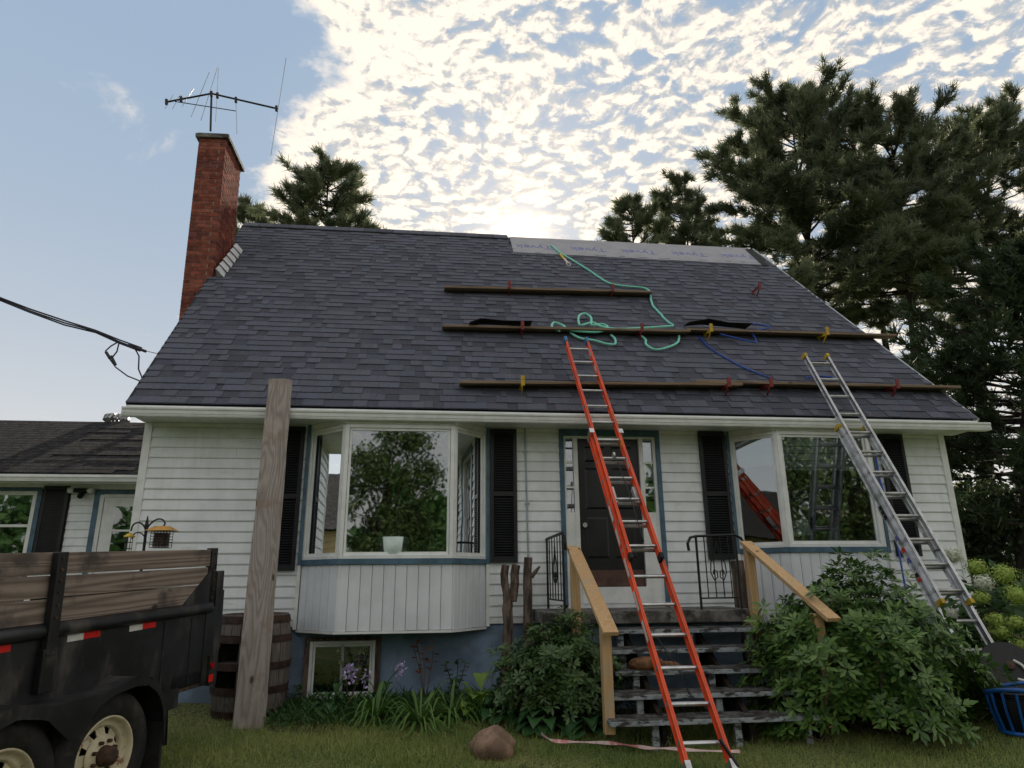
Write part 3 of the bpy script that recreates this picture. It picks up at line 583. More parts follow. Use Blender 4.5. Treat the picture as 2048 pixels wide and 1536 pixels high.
# basement window, conduit
bwn, _ = facet(H.o, (2.12, -0.03), (2.85, -0.03), 0.30, 0.90, name='basement_window', stops=(0.035, 0.025), glass='glass_dim')
H.part('mullion', MB().box(2.47, 2.50, -.035, -.015, .335, .865), 'conduit_grey', bwn); H.part('buck', MB().box(2.06, 2.118, -.03, .06, .25, .94).box(2.852, 2.91, -.03, .06, .25, .94).box(2.118, 2.852, -.029, .06, .903, .94), 'bark', bwn)
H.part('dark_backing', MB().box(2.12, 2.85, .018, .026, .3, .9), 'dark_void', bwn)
H.part('conduit', MB().tube([(4.61, -.035, 3.41), (4.64, -.035, 1.10)], .011, 8).box(4.585, 4.64, -.04, -.02, 3.1, 3.12).box(4.60, 4.655, -.04, -.02, 2.45, 2.47), 'conduit_grey')

# chimney of single bricks on the gable end
CX0, CX1, CY0, CY1 = -0.585, -0.135, 2.12, 3.05; CT = 8.92
ch = H.group_part('chimney'); ch.rotation_euler = (0, radians(-1.3), 0); ch.location = np.array([CX1, CY0, 4.5])-H.L
def chl(x, y, z): return (x-CX1, y-CY0, z-4.5)
def chpart(name, mb, m_, **k):
    o = bpy.data.objects.new(name, mesh_of(name, mb, m_, (CX1, CY0, 4.5))); COL.objects.link(o); o.parent = ch; return o
chpart('mortar_core', MB().box(CX0+.006, CX1-.006, CY0+.006, CY1-.006, 0.2, CT), 'mortar')
bm1 = MB().box(0, .2045, 0, .1, 0, .061); bkm = mesh_of('brick', bm1, 'brick'); b2 = MB().box(-.1, 0, 0, .2045, 0, .061); bkm2 = mesh_of('brick', b2, 'brick')
rows = int((CT-4.9)/0.0715); nb = 0; extra = MB()
def brickcol():
    k = random.uniform(.65, .98); c = random.choice(((.27, .085, .06), (.24, .075, .055), (.30, .105, .075), (.20, .07, .06))); return tuple(x*k for x in c)
for r_ in range(rows):
    z = CT-0.0715*(r_+1)+.006; odd = r_ % 2
    xs = [(CX0, .2185), (CX0+.2285, .2165)] if odd == 0 else [(CX0, .104), (CX0+.114, .2165)]
    for x, w in xs:
        if nb < 300:
            o = bpy.data.objects.new('brick', bkm); COL.objects.link(o); o.parent = ch; o.location = chl(x, CY0-random.uniform(0, .004), z); o.scale = (w/.2045, 1, 1); o.color = (*brickcol(), 1); nb += 1
        else: extra.box(x, x+w, CY0, CY0+.1, z, z+.061)
    y = CY0+.112 if odd == 0 else CY0
    while y < CY1-.03:
        w = min(.2185, CY1-y)
        if nb < 300:
            o = bpy.data.objects.new('brick', bkm2); COL.objects.link(o); o.parent = ch; o.location = chl(CX1, y, z); o.scale = (1, (w-.01)/.2045, 1); o.color = (*brickcol(), 1); nb += 1
        else: extra.box(CX1-.1, CX1, y, y+w-.01, z, z+.061)
        y += .2285
if extra.v:
    e = chpart('brick_remainder', extra, 'brick'); e['kind'] = 'stuff'; e.color = (.26, .085, .06, 1)
chpart('cap', MB().box(CX0-.05, CX1+.05, CY0-.05, CY1+.05, CT+.003, CT+.07).box(CX0-.02, CX1+.02, CY0-.02, CY1+.02, CT+.07, CT+.10), 'concrete')
for i in range(6):
    t = 3.78+i*.215; x = CX1+.015
    fl = MB().quadbox([roofp(x, t, .02), roofp(x+.12, t-.02, .022), roofp(x+.10, t+.17, .022), roofp(x, t+.2, .02), roofp(x, t, .16), roofp(x+.012, t, .15), roofp(x+.012, t+.2, .13), roofp(x, t+.2, .14)])
    H.part('step_flashing', fl, 'alu_dull', roof)
A_ = Thing('tv_antenna', 'thin metal rooftop aerial standing on the brick chimney', 'antenna', (-.6, 2.3, CT+.08))
def apx(x, y): return onY(x, y, 2.4)
mast = [apx(421, 262), apx(423, 188)]; A_.part('mast', MB().tube(mast, .018, 8), 'metal_dark')
bm = [apx(333, 204), apx(423, 187), apx(553, 217)]
A_.part('boom', MB().tube(bm, .017, 6), 'metal_dark'); A_.part('lower_boom', MB().tube([apx(350, 203), apx(472, 222)], .008, 6), 'metal_dark')
for (a, b, d) in (((330, 217), (346, 190), .0), ((345, 218), (362, 186), .0), ((364, 213), (388, 176), .0), ((378, 227), (422, 152), .1), ((398, 234), (438, 143), .1), ((431, 243), (437, 135), .0), ((472, 200), (474, 268), .0), ((534, 291), (579, 139), .3)):
    P, Q = apx(*a), apx(*b); A_.part('element', MB().tube([P+np.array([0, d, 0]), Q-np.array([0, d, 0])], .005, 5), 'alu_dull')
for x, y in ((333, 204), (362, 198), (423, 188), (435, 191), (472, 200), (553, 217)): A_.part('clamp', MB().tube([apx(x, y+5), apx(x, y-5)], .026, 6), 'metal_dark')

# service cable: drops to the gable from the left
K = Thing('service_cable', 'sagging overhead power cable with spliced drip loops at the gable', 'cable', onY(318, 708, 1.2))
def cpx(x, y, Y): return onY(x, y, Y)
main = [np.array([-14.0, -7.5, 7.3]), np.array([-7.0, -3.5, 5.9])]+[cpx(x, y, Y) for x, y, Y in ((0, 598, -.6), (60, 622, -.3), (130, 646, 0), (190, 662, .4), (240, 684, .8), (283, 700, 1.0))]
for dz, dy in ((0, 0), (.022, .02), (-.02, .03)):
    pp = [p_+np.array([0, dy*sin(i*1.7+dz*40), dz*(1+.5*sin(i*2.1))]) for i, p_ in enumerate(main)]; K.part('strand', MB().tube(pp, .010, 6), 'cable')
K.part('tie_wire', MB().tube([main[-1], cpx(318, 708, 1.2)], .006, 5), 'alu_dull'); K.part('anchor', MB().tube([cpx(316, 708, 1.2), cpx(330, 711, 1.2)], .03, 8), 'conduit_grey')
for pts in (((236, 684), (222, 692), (211, 702), (218, 716), (232, 735), (255, 752), (285, 764), (300, 762)), ((238, 686), (234, 703), (222, 718)), ((268, 694), (278, 712), (277, 738), (286, 760), (300, 762))): K.part('drip_loop', MB().tube([cpx(x, y, .95) for x, y in pts], .010, 6), 'cable')
for a, b in (((212, 704), (220, 717)), ((222, 712), (231, 730)), ((257, 690), (292, 703))): K.part('splice', MB().tube([cpx(*a, .95), cpx(*b, .95)], .02, 8), 'cable')

# ---------------------------------------------------------------- side wing
G = Thing('side_wing', 'low white wing with a worn lichened roof left of the main gable', 'house', (-4, 3, 0.25))
wg = G.group_part('wall')
for (xa, xb) in ((-9.0, -4.2), (-2.19, -1.83), (-9.0, -2.19)):
    for k in range(1, 17 if xa > -9 else 17):
        z = 2.98-k*CRS
        if xa == -9.0 and xb == -2.19 and z > 1.75: continue
        if xb == -4.2 and z <= 1.75: continue
        G.inst('siding_board', sbm, (xa, 3.0, z), scale=(xb-xa, 1, 1), parent=wg)
G.part('sheathing', MB().box(-9, -1.8, 3.012, 3.06, .3, 3.05), 'interior', wg); G.part('foundation', MB().box(-9, .02, 3.03, 3.2, -.2, 1.0), 'foundation')
G.part('frieze', MB().box(-9, .02, 2.97, 3.01, 2.985, 3.09), 'white_trim', wg)
G.part('end_wall', MB().poly([(-9, 3.02, .2), (-9, 7.6, .2), (-9, 7.6, 3.0), (-9, 5.3, 4.5), (-9, 3.02, 3.1)]), 'siding', wg)
wr = G.group_part('roof'); e0 = np.array([0, 2.55, 3.16]); e1 = np.array([0, 5.25, 4.56]); dv = unit(e1-e0); nv = np.array([0, -dv[2], dv[1]])
nrow = 20; ew = np.linalg.norm(e1-e0)/nrow
for k in range(nrow):
    G.part('shingle_course', MB().obox(e0+dv*k*ew, (1, 0, 0), dv, nv, (-9.2, .0), (0, ew*1.1), (-.03, random.uniform(.008, .02))).obox(e0+dv*k*ew, (1, 0, 0), dv, nv, (-9.2+random.uniform(0, 2), -random.uniform(0, 3)), (0, ew*.9), (0, .024)), 'old_roof', wr)
G.part('rear_slope', MB().quadbox([(-9.2, 5.25, 4.50), (0, 5.25, 4.50), (0, 8, 3.1), (-9.2, 8, 3.1), (-9.2, 5.25, 4.56), (0, 5.25, 4.56), (0, 8, 3.15), (-9.2, 8, 3.15)]), 'old_roof', wr)
G.part('soffit', MB().box(-9.2, 0.02, 2.56, 2.99, 3.06, 3.075), 'white_trim', wr); G.part('gutter', MB().prism([(2.56, 3.04), (2.47, 3.04), (2.455, 3.09), (2.44, 3.10), (2.44, 3.14), (2.455, 3.14), (2.47, 3.06), (2.56, 3.06)], (0, 0, 0), (0, 1, 0), (0, 0, 1), (1, 0, 0), -9.2, 0.02), 'white_trim', wr); G.part('fascia', MB().box(-9.2, .02, 2.562, 2.58, 3.02, 3.15), 'white_trim', wr)
# window with blue trim, shutter, door
def gfacet(x0, x1, z0, z1, name, rails=()):
    w = G.group_part(name)
    G.part('trim', MB().box(x0-.07, x0, 2.965, 3.02, z0-.06, z1+.06).box(x1, x1+.07, 2.965, 3.02, z0-.06, z1+.06).box(x0, x1, 2.966, 3.02, z1, z1+.06).box(x0, x1, 2.966, 3.02, z0-.06, z0), 'blue_trim', w)
    f = MB().box(x0, x0+.06, 2.975, 3.03, z0, z1).box(x1-.06, x1, 2.975, 3.03, z0, z1).box(x0+.06, x1-.06, 2.976, 3.03, z1-.06, z1).box(x0+.06, x1-.06, 2.976, 3.03, z0, z0+.06)
    for z in rails: f.box(x0+.06, x1-.06, 2.98, 3.03, z-.02, z+.02)
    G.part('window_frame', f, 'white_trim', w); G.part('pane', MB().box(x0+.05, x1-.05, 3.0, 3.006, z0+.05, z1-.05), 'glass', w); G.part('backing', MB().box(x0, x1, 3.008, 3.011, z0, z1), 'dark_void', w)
gfacet(-3.35, -2.68, 1.85, 2.95, 'window', (2.42,)); gfacet(-4.1, -3.45, 1.85, 2.95, 'window', (2.42,))
sx0, sx1 = -2.585, -2.21
gs = G.group_part('shutter'); G.part('shutter_frame', MB().box(sx0, sx0+.045, 2.94, 2.98, 1.75, 3.03).box(sx1-.045, sx1, 2.94, 2.98, 1.75, 3.03).box(sx0+.045, sx1-.045, 2.941, 2.98, 2.97, 3.03), 'shutter', gs)
lv = MB()
for i in range(40): lv.box(sx0+.045, sx1-.045, 2.945, 2.972, 1.76+i*.03, 1.778+i*.03)
G.part('louvers', lv, 'shutter', gs)['kind'] = 'stuff'; G.part('shutter_backing', MB().box(sx0+.04, sx1-.04, 2.968, 2.98, 1.76, 3.02), 'dark_void', gs)
gd = G.group_part('side_door'); G.part('door_surround', MB().box(-1.83, -1.75, 2.96, 3.03, .9, 2.97).box(-1.75, -.2, 2.961, 3.03, 2.91, 2.97), 'blue_trim', gd)
G.part('door_leaf', MB().box(-1.68, -.85, 2.985, 3.03, .9, 2.86).box(-1.75, -1.69, 2.97, 3.03, .9, 2.9).box(-1.69, -.8, 2.972, 3.03, 2.865, 2.908), 'white_trim', gd)
G.part('pane', MB().box(-1.5, -1.05, 2.978, 2.984, 2.0, 2.72), 'glass', gd); G.part('muntin', MB().box(-1.5, -1.05, 2.972, 2.978, 2.33, 2.36), 'white_trim', gd)
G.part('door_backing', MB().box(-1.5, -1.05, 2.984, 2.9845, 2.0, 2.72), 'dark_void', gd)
FL = Thing('flood_light', 'black twin flood light with pale bulbs under the wing eave', 'lamp', (-2.0, 2.96, 2.95))
FL.part('bracket', MB().box(-2.06, -1.96, 2.93, 2.975, 2.92, 2.98), 'metal_dark'); FL.part('sensor', MB().tube([(-2.0, 2.93, 2.93), (-2.0, 2.86, 2.85)], .04, 10), 'metal_dark')
for s in (-1, 1): FL.part('socket', MB().tube([(-2.01, 2.92, 2.96), (-2.01+s*.1, 2.88, 2.955)], .035, 10), 'metal_dark'); FL.part('bulb', MB().lathe([(0.03, 0), (.05, .05), (.045, .08), (.0, .1)], (-2.01+s*.1, 2.88, 2.955), (0, 1, 0), (0, 0, 1), (s, 0, 0), 12), 'bulb', smooth=True)
vp = onY(232, 846, 5.5); VT = Thing('turbine_vent', 'small ribbed metal turbine vent behind the wing ridge', 'vent', vp)
VT.part('collar', MB().lathe([(.13, -.35), (.13, .0)], vp, (1, 0, 0), (0, 1, 0), (0, 0, 1), 16), 'alu_dull')
for i in range(16):
    a = i*2*pi/16; pts = [vp+np.array([cos(a+q*.5)*r, sin(a+q*.5)*r, h]) for q, r, h in ((0, .15, 0), (.5, .22, .06), (1, .2, .13), (1.4, .06, .18))]
    VT.part('fin', MB().tube(pts, [.02, .03, .03, .01], 4), 'alu_dull')

# ---------------------------------------------------------------- porch, steps, railings
DY = -0.95; DZ = 1.22; DX0, DX1 = 4.66, 7.03
PO = Thing('porch_slab', 'weathered concrete porch landing below the black door', 'porch', (5.9, -.5, .25))
PO.part('slab', MB().box(DX0, DX1, DY, -.035, DZ-.13, DZ), 'concrete', bevel=0.012); PO.part('pier', MB().box(DX0+.15, DX1-.15, DY+.15, -.03, .0, DZ-.131), 'foundation')
ST = Thing('front_steps', 'worn grey wooden steps with open risers under the orange ladder', 'steps', (6.0, -1.6, .15))
RISE, RUN = .168, .25
for k in range(1, 6):
    y = DY-k*RUN; z = DZ-k*RISE; xl = 5.0 if k >= 4 else 5.35-.02*k; xl = (5.33, 5.22, 5.22, 5.06, 5.02)[k-1]; xr = 7.02
    ST.part('tread', MB().box(xl, xr, y, y+.29, z-.045, z-.004), 'step_paint', bevel=0.004); ST.part('tread_top', MB().box(xl+.01, xr-.01, y+.008, y+.285, z-.004, z+.002), 'step_top')
    for x in (5.35+.0*k, 6.1, 6.75): ST.part('block', MB().box(x+.05*(k % 2), x+.06+.05*(k % 2), y+.06, y+.1, z-RISE-.03 if k < 5 else .05, z-.046), 'step_paint')
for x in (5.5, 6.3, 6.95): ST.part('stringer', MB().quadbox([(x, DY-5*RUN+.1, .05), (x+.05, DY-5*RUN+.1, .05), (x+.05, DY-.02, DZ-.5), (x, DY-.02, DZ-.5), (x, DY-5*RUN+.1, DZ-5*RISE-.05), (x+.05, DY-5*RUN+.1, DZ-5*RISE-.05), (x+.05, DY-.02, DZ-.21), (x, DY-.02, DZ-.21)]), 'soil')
def handrail(label, x, top, low, end, pw=.09):
    T_ = Thing('wooden_handrail', label, 'handrail', (x, -1.6, .2)); 
    T_.part('post', MB().bar((top[0], top[1], .7), (top[0], top[1], top[2]-.02), pw, pw, (0, 1, 0)), 'wood_new', bevel=.004)
    T_.part('post', MB().bar((low[0], low[1], .25), (low[0], low[1], low[2]), pw, pw, (0, 1, 0)), 'wood_new', bevel=.004)
    T_.part('rail', MB().bar(top+np.array([0, .06, .02]), end, .14, .04), 'wood_new', bevel=.004)
lt, ll, le = onY(1148, 1098, -1.02), onY(1212, 1238, -1.98), onY(1222, 1268, -2.25)
handrail('new pale lumber handrail between the steps and the dark rhododendron', lt[0], lt, np.array([5.05, -2.02, 1.13]), le)
rt, re_ = onY(1496, 1088, -1.02), onY(1668, 1240, -2.25)
handrail('new pale lumber handrail sloping into the large rhododendron', rt[0], rt, np.array([re_[0]-.05, -2.05, re_[2]+.05]), re_)
def ironrail(label, P, Q, zt, zb, nbar, scroll=True):
    T_ = Thing('iron_railing', label, 'railing', (P[0], P[1], DZ)); P, Q = np.array(P), np.array(Q); d = Q-P; L = np.linalg.norm(d); e = d/L
    def pt(s, z): return (P[0]+e[0]*s, P[1]+e[1]*s, z)
    T_.part('top_rail', MB().tube([pt(-.1, zt-.16), pt(-.11, zt-.08), pt(-.07, zt-.015), pt(0, zt), pt(L, zt+.02), pt(L+.08, zt-.02), pt(L+.12, zt-.1), pt(L+.1, zt-.17)], .016, 6), 'metal_dark')
    T_.part('bottom_rail', MB().tube([pt(0, zb), pt(L, zb)], .01, 6), 'metal_dark')
    for s in (0, L): T_.part('post', MB().tube([pt(s, DZ-.02), pt(s, zt)], .014, 6), 'metal_dark')
    for i in range(1, nbar): T_.part('baluster', MB().tube([pt(L*i/nbar, zb), pt(L*i/nbar, zt)], .007, 5), 'metal_dark')
    c = L*.5; s1 = []
    for sg in (-1, 1):
        T_.part('scroll', MB().tube([pt(c+sg*q, zb+h) for q, h in ((.0, .62), (.03, .5), (.09, .38), (.1, .27), (.06, .19), (.015, .22), (.02, .29), (.06, .30), (.07, .25))], .007, 5), 'metal_dark')
ironrail('black wrought iron railing between the cut trunks and the door', (4.86, -.05), (4.90, -.88), 2.03, 1.33, 6)
ironrail('black wrought iron railing in front of the shutter and bay', (6.43, -.88), (6.93, -.80), 2.01, 1.34, 5)
def logtrunk(label, pts, r):
    rr = [r*(1+random.uniform(-.12, .12)) for _ in pts]
    single('cut_trunk', MB().tube(pts, rr, 9), 'bark', label, 'tree trunk', 'cut cedar trunks at the wall', smooth=False)
def lerp(a, b, n, j=.012): 
    a, b = np.array(a), np.array(b); return [a+(b-a)*i/n+np.array([random.uniform(-j, j), random.uniform(-j, j), 0]) for i in range(n+1)]
s1t, s1b = onY(1022, 1130, -.35), onY(1012, 1300, -.35); T_ = Thing('forked_trunk', 'shaggy forked cedar trunk cut off beside the shutter', 'tree trunk', s1b)
T_.part('stem', MB().tube(lerp((s1b[0]-.02, -.35, .2), (s1t[0]-.03, -.35, s1t[2]-.35), 8), [.068, .064, .06, .062, .064, .06, .058, .062, .055], 9), 'bark'); T_.part('fork', MB().tube(lerp((s1t[0]-.06, -.36, s1t[2]-.4), (s1t[0]-.075, -.36, s1t[2]), 4), .045, 8), 'bark'); T_.part('fork', MB().tube(lerp((s1t[0]+.01, -.35, s1t[2]-.4), (s1t[0]+.05, -.35, s1t[2]), 4), .05, 8), 'bark')
s2 = onY(1056, 1115, -.35); T_ = Thing('single_trunk', 'shaggy cedar trunk with a side stub below the grey conduit', 'tree trunk', (s2[0], -.35, .25))
T_.part('stem', MB().tube(lerp((s2[0]-.02, -.35, .2), s2, 9), [.062, .058, .055, .058, .054, .056, .052, .055, .05, .05], 9), 'bark'); T_.part('side_stub', MB().tube([(s2[0]+.03, -.37, s2[2]-.22), (s2[0]+.09, -.39, s2[2]-.15), (s2[0]+.13, -.4, s2[2]-.1)], [.03, .022, .012], 6), 'bark')
s3 = onY(1473, 1122, -.35); T_ = Thing('railing_trunk', 'brown cedar trunk standing behind the iron railing below a shutter', 'tree trunk', (s3[0], -.35, .25)); T_.part('stem', MB().tube(lerp((s3[0]+.07, -.33, .2), s3, 9), .08, 9), 'bark')
# things on the steps
tp = Thing('leather_pouch', 'brown leather tool pouch lying on a step', 'tool pouch', (5.55, DY-3*RUN+.12, DZ-3*RISE))
b = MB(); cc = np.array([5.56, DY-3*RUN+.13, DZ-3*RISE+.002])
b.lathe([(0, .0), (.17, .0), (.19, .04), (.15, .085), (.06, .105), (0, .107)], cc, (1.0, 0, 0), (0, .62, 0), (0, 0, 1), 16); tp.part('bag', b, 'leather', smooth=True)
b = MB().lathe([(0, .0), (.1, .0), (.12, .03), (.06, .06), (0, .065)], cc+np.array([.22, .01, 0]), (1, 0, 0), (0, .7, 0), (0, 0, 1), 12); tp.part('flap', b, 'leather', smooth=True)
cd = [(5.62, DY-.7, 1.06), (5.75, DY-1.0, .73), (5.80, DY-1.08, .55), (5.95, DY-1.3, .40), (6.0, DY-1.34, .3), (6.02, DY-1.38, .13)]
single('thin_cord', MB().tube(cd, .006, 5), 'metal_dark', 'thin black cord trailing down the front steps', 'cord')

# ---------------------------------------------------------------- ladders
def ladder(T_, P0, U, A, Nn, off, n, half, rail_m, rung_m, rw, rd, ext0, ext1, rung_r, secname):
    """one ladder section: rungs every 0.3048*k along U from P0, rails to both sides"""
    s = T_.group_part(secname); a = P0+Nn*off
    for sg in (-1, 1):
        O = a+A*sg*(half+rw/2)
        T_.part('rail', MB().obox(O, A, U, Nn, (-.004, .004), (-ext0, (n-1)*STEP+ext1), (-rd/2, rd/2)).obox(O, A, U, Nn, (-rw/2 if sg < 0 else -rw/2-.0, rw/2), (-ext0, (n-1)*STEP+ext1), (rd/2-.006, rd/2)).obox(O, A, U, Nn, (-rw/2, rw/2), (-ext0, (n-1)*STEP+ext1), (-rd/2, -rd/2+.006)), rail_m, s)
    for k in range(n): 
        c = a+U*STEP*k
        T_.part('rung', MB().tube([c-A*(half+rw/2), c+A*(half+rw/2)], rung_r, 8), rung_m, s, smooth=False)
        for sg in (-1, 1): T_.part('rung_plate', MB().tube([c+A*sg*(half+rw/2+.003), c+A*sg*(half+rw/2+.009)], .024, 10), 'alu_dull', s)
    return s
STEP = .3048
le = .6342; U = unit(np.array([-.0307, sin(le), cos(le)])); A = np.array([1.0, 0, 0]); Nn = unit(np.cross(A, U)); Nn = -Nn if Nn[1] > 0 else Nn
P0 = np.array([5.5433, -2.9125, .3461])
OL = Thing('orange_extension_ladder', 'orange fiberglass extension ladder leaning on the gutter over the steps', 'ladder', P0-U*.35)
ladder(OL, P0, U, A, Nn, 0.0, 12, .158, 'orange_rail', 'alu', .03, .085, .22, .16, .018, 'base_section')
fb = P0+U*1.8329
ladder(OL, fb, U, A, Nn, .062, 12, .135, 'orange_rail', 'alu', .028, .08, .12, .20, .017, 'fly_section')
for sg in (-1, 1):
    O = P0+A*sg*.173-U*.24
    OL.part('shoe', MB().obox(O, A, U, Nn, (-.022, .022), (-.10, .10), (-.05, .052)), 'alu'); OL.part('shoe_pad', MB().obox(O, A, U, Nn, (-.03, .03), (-.13, -.10), (-.07, .05)), 'rubber')
    T2 = fb+U*(11*STEP+.17)+Nn*.062+A*sg*.149; OL.part('end_cap', MB().obox(T2, A, U, Nn, (-.022, .022), (-.03, .07), (-.05, .05)), 'blue_cap', bevel=.008)
    O = P0+A*sg*.172+U*(11*STEP+.10); OL.part('guide', MB().obox(O, A, U, Nn, (-.026, .026), (-.02, .05), (-.05, .11)), 'alu')
    O = fb+A*sg*.12+U*(2*STEP+.02)+Nn*.03; OL.part('rung_lock', MB().obox(O, A, U, Nn, (-.02, .02), (-.06, .16), (-.03, .03)), 'alu_dull'); 
    O = fb+A*sg*.149+Nn*.062-U*.14; OL.part('end_boot', MB().obox(O, A, U, Nn, (-.018, .018), (-.03, .03), (-.045, .045)), 'rubber')
OL.part('brace_strap', MB().bar(P0+A*.13-Nn*(-.05), P0+A*.2-U*.2+Nn*.05, .02, .02), 'metal_dark')
OL.part('pull_rope', MB().tube([fb+U*(4*STEP)+A*.01+Nn*.1, fb+U*(2.5*STEP)+A*.03+Nn*.1, fb+U*.02+A*.02+Nn*.1], .005, 5), 'metal_dark'); OL.part('pulley', MB().tube([fb+U*(4*STEP+.02)+Nn*.085-A*.01, fb+U*(4*STEP+.02)+Nn*.085+A*.01], .04, 12), 'alu_dull')
for sg, k, m_ in ((1, 3.5, 'tape_white'), (1, 4.6, 'yellow'), (-1, 1.2, 'tape_white'), (-1, .2, 'tape_white'), (-1, -1.0, 'tape_white'), (-1, -2.2, 'tape_white'), (-1, -3.2, 'tape_white'), (1, 10.5, 'tape_white'), (1, 9.3, 'tape_white')):
    O = (P0 if k < 3.4 and sg < 0 else fb)+U*STEP*(k+(6 if sg < 0 else 0)); hx = .173 if sg < 0 else .149
    if sg < 0: OL.part('sticker', MB().obox(O-A*.19, A, U, Nn, (-.0015, .0), (0, .2), (-.02, .025)), m_)
    else: OL.part('sticker', MB().obox(O+A*.141+Nn*.062, A, U, Nn, (-.002, .0), (0, .16), (-.02, .025)), m_)
# aluminium ladder
S_ = .965; STEP = .3048*S_
q = np.array([9.04, -1.772, .56]); lean = .447; U = unit(np.array([-.058, sin(lean), cos(lean)])); A = unit(np.array([cos(-.034), sin(-.034), 0])); Nn = np.cross(U, A); Nn = Nn if Nn[1] < 0 else -Nn
P0 = C+(q-C)*S_
AL = Thing('aluminium_extension_ladder', 'silver aluminium extension ladder leaning on the gutter past the rhododendron', 'ladder', P0-U*.6)
ladder(AL, P0-U*STEP, U, A, Nn, -.03, 12, .165, 'alu', 'alu_dull', .03, .085, .25, .12, .019, 'base_section')
ladder(AL, P0+U*STEP*3.0, U, A, Nn, .05, 12, .142, 'alu', 'alu_dull', .028, .075, .12, .12, .018, 'fly_section')
for sg in (-1, 1):
    for O, rr in ((P0+U*(STEP*10+.13)+A*sg*.18-Nn*.03, .05), (P0+U*STEP*3.0-U*.13+A*sg*.158+Nn*.05, .045), (P0+U*STEP*14.0+U*.13+A*sg*.158+Nn*.05, .045)): AL.part('end_cap', MB().obox(O, A, U, Nn, (-.02, .02), (-.025, .025), (-rr, rr)), 'yellow')
    O = P0+A*sg*.18-U*(STEP+.3); AL.part('foot', MB().obox(O, A, U, Nn, (-.025, .025), (-.03, .06), (-.09, .03)), 'rubber')
    O = P0+A*sg*.13+U*STEP*4.86+Nn*.02; AL.part('rung_lock', MB().obox(O, A, U, Nn, (-.018, .018), (-.08, .14), (-.03, .03)), 'alu_dull')
for k, m_ in ((4.2, 'print_blue'), (4.6, 'tape_red'), (5.1, 'print_blue'), (3.6, 'metal_dark'), (3.45, 'tape_red'), (6.0, 'metal_dark'), (6.2, 'metal_dark'), (6.4, 'metal_dark')):
    O = P0+U*STEP*k-A*.197-Nn*.03; AL.part('sticker', MB().obox(O, A, U, Nn, (-.002, 0), (0, .05), (-.02, .03)), m_)
hp = [onY(1747, 885, -.35), onY(1760, 960, -.45), onY(1790, 1060, -.6), onY(1815, 1200, -.8), np.array([8.95, -1.0, .45])]
single('blue_air_hose', MB().tube([onY(1740, 850, -.2)]+hp, .011, 6), 'hose_blue', 'blue air hose hanging behind the aluminium ladder', 'hose')

# ---------------------------------------------------------------- roof planks, brackets, ropes
def plank(label, pa, pb, w=.20, th=.036):
    xa, ta = roofpix(*pa); xb, tb = roofpix(*pb); Pa, Pb = roofp(xa, ta, .02), roofp(xb, tb, .02); d = unit(Pb-Pa)
    ey = np.array([0, 1.0, 0.10]); ey = unit(ey-d*(ey @ d)); ez = np.cross(d, ey); L = np.linalg.norm(Pb-Pa)
    o = single('roof_plank', MB().obox(Pa, d, ey, ez, (0, L), (-w+.02, .03), (0, th)), 'wood_plank', label, 'plank', bevel=.004, L=Pa)
    o.rotation_euler = (0, 0, 0); return Pa, Pb
plank('weathered plank on red brackets, uppermost on the roof', (888, 584), (1298, 594))
plank('grey roof plank under the coiled green rope', (884, 662), (1372, 672)); plank('weathered plank on yellow brackets reaching past the roof edge', (1365, 668), (1778, 680))
plank('long weathered plank just above the gutter behind the orange ladder', (918, 774), (1473, 778)); plank('weathered plank behind the top of the aluminium ladder', (1380, 772), (1902, 783))
def bracket(label, px_, py_, m_, lone=False, tilt=0.0):
    x, t = roofpix(px_, py_); P = roofp(x, t, .02); T_ = Thing('roof_bracket', label, 'bracket', P, 'roof brackets')
    e, n = np.array([0, CA, SA]), np.array([0, -SA, CA]); ex = np.array([1.0, 0, 0])
    T_.part('strap', MB().obox(P, ex, e, n, (-.022, .022), (-.05, .07), (0, .006)), m_)
    T_.part('arm', MB().bar(P+e*.02, P+np.array([0, -.27, -.03 if not lone else .02]), .04, .012, (1, 0, 0)), m_)
    T_.part('prop', MB().bar(P-e*.18+n*.01, P+np.array([0, -.24, -.03]), .035, .01, (1, 0, 0)), m_)
    T_.part('lip', MB().obox(P+np.array([0, -.275, -.05]), ex, (0, 1, 0), (0, 0, 1), (-.025, .025), (-.008, 0), (0, .13)), m_)
for px_, py_, m_, lb in ((1015, 586, 'bracket_red', 'red roof bracket on the uppermost plank, chimney half'), (1217, 592, 'bracket_red', 'red roof bracket on the uppermost plank, end with the rope'), (1040, 668, 'bracket_red', 'red roof bracket on the rope plank beside the felt sheet'), (1273, 672, 'bracket_red', 'red roof bracket on the rope plank beside the hanging rope loop'), (1408, 672, 'yellow', 'yellow roof bracket where the blue hose starts'), (1635, 678, 'yellow', 'yellow roof bracket above the aluminium ladder top'), (1040, 778, 'yellow', 'yellow metal roof bracket on the lowest plank'), (1440, 780, 'bracket_red', 'dark red bracket under the overlap of the lowest planks'), (1522, 780, 'bracket_red', 'dark red bracket where the blue hose meets the lowest plank'), (1768, 783, 'bracket_red', 'dark red bracket on the lowest plank past the aluminium ladder')):
    bracket(lb, px_, py_, m_)
bracket('empty red roof bracket with no plank in it', 1505, 588, 'bracket_red', True)
def rp(x, y, h=.035): a, t = roofpix(x, y, h); return roofp(a, t, h)
def smoothpath(P, n=6):
    P = [np.array(p_) for p_ in P]; out = []
    for i in range(len(P)-1):
        p0, p1, p2, p3 = P[max(i-1, 0)], P[i], P[i+1], P[min(i+2, len(P)-1)]
        for k in range(n):
            t = k/n; out.append(.5*((2*p1)+(-p0+p2)*t+(2*p0-5*p1+4*p2-p3)*t*t+(-p0+3*p1-3*p2+p3)*t**3))
    return out+[P[-1]]
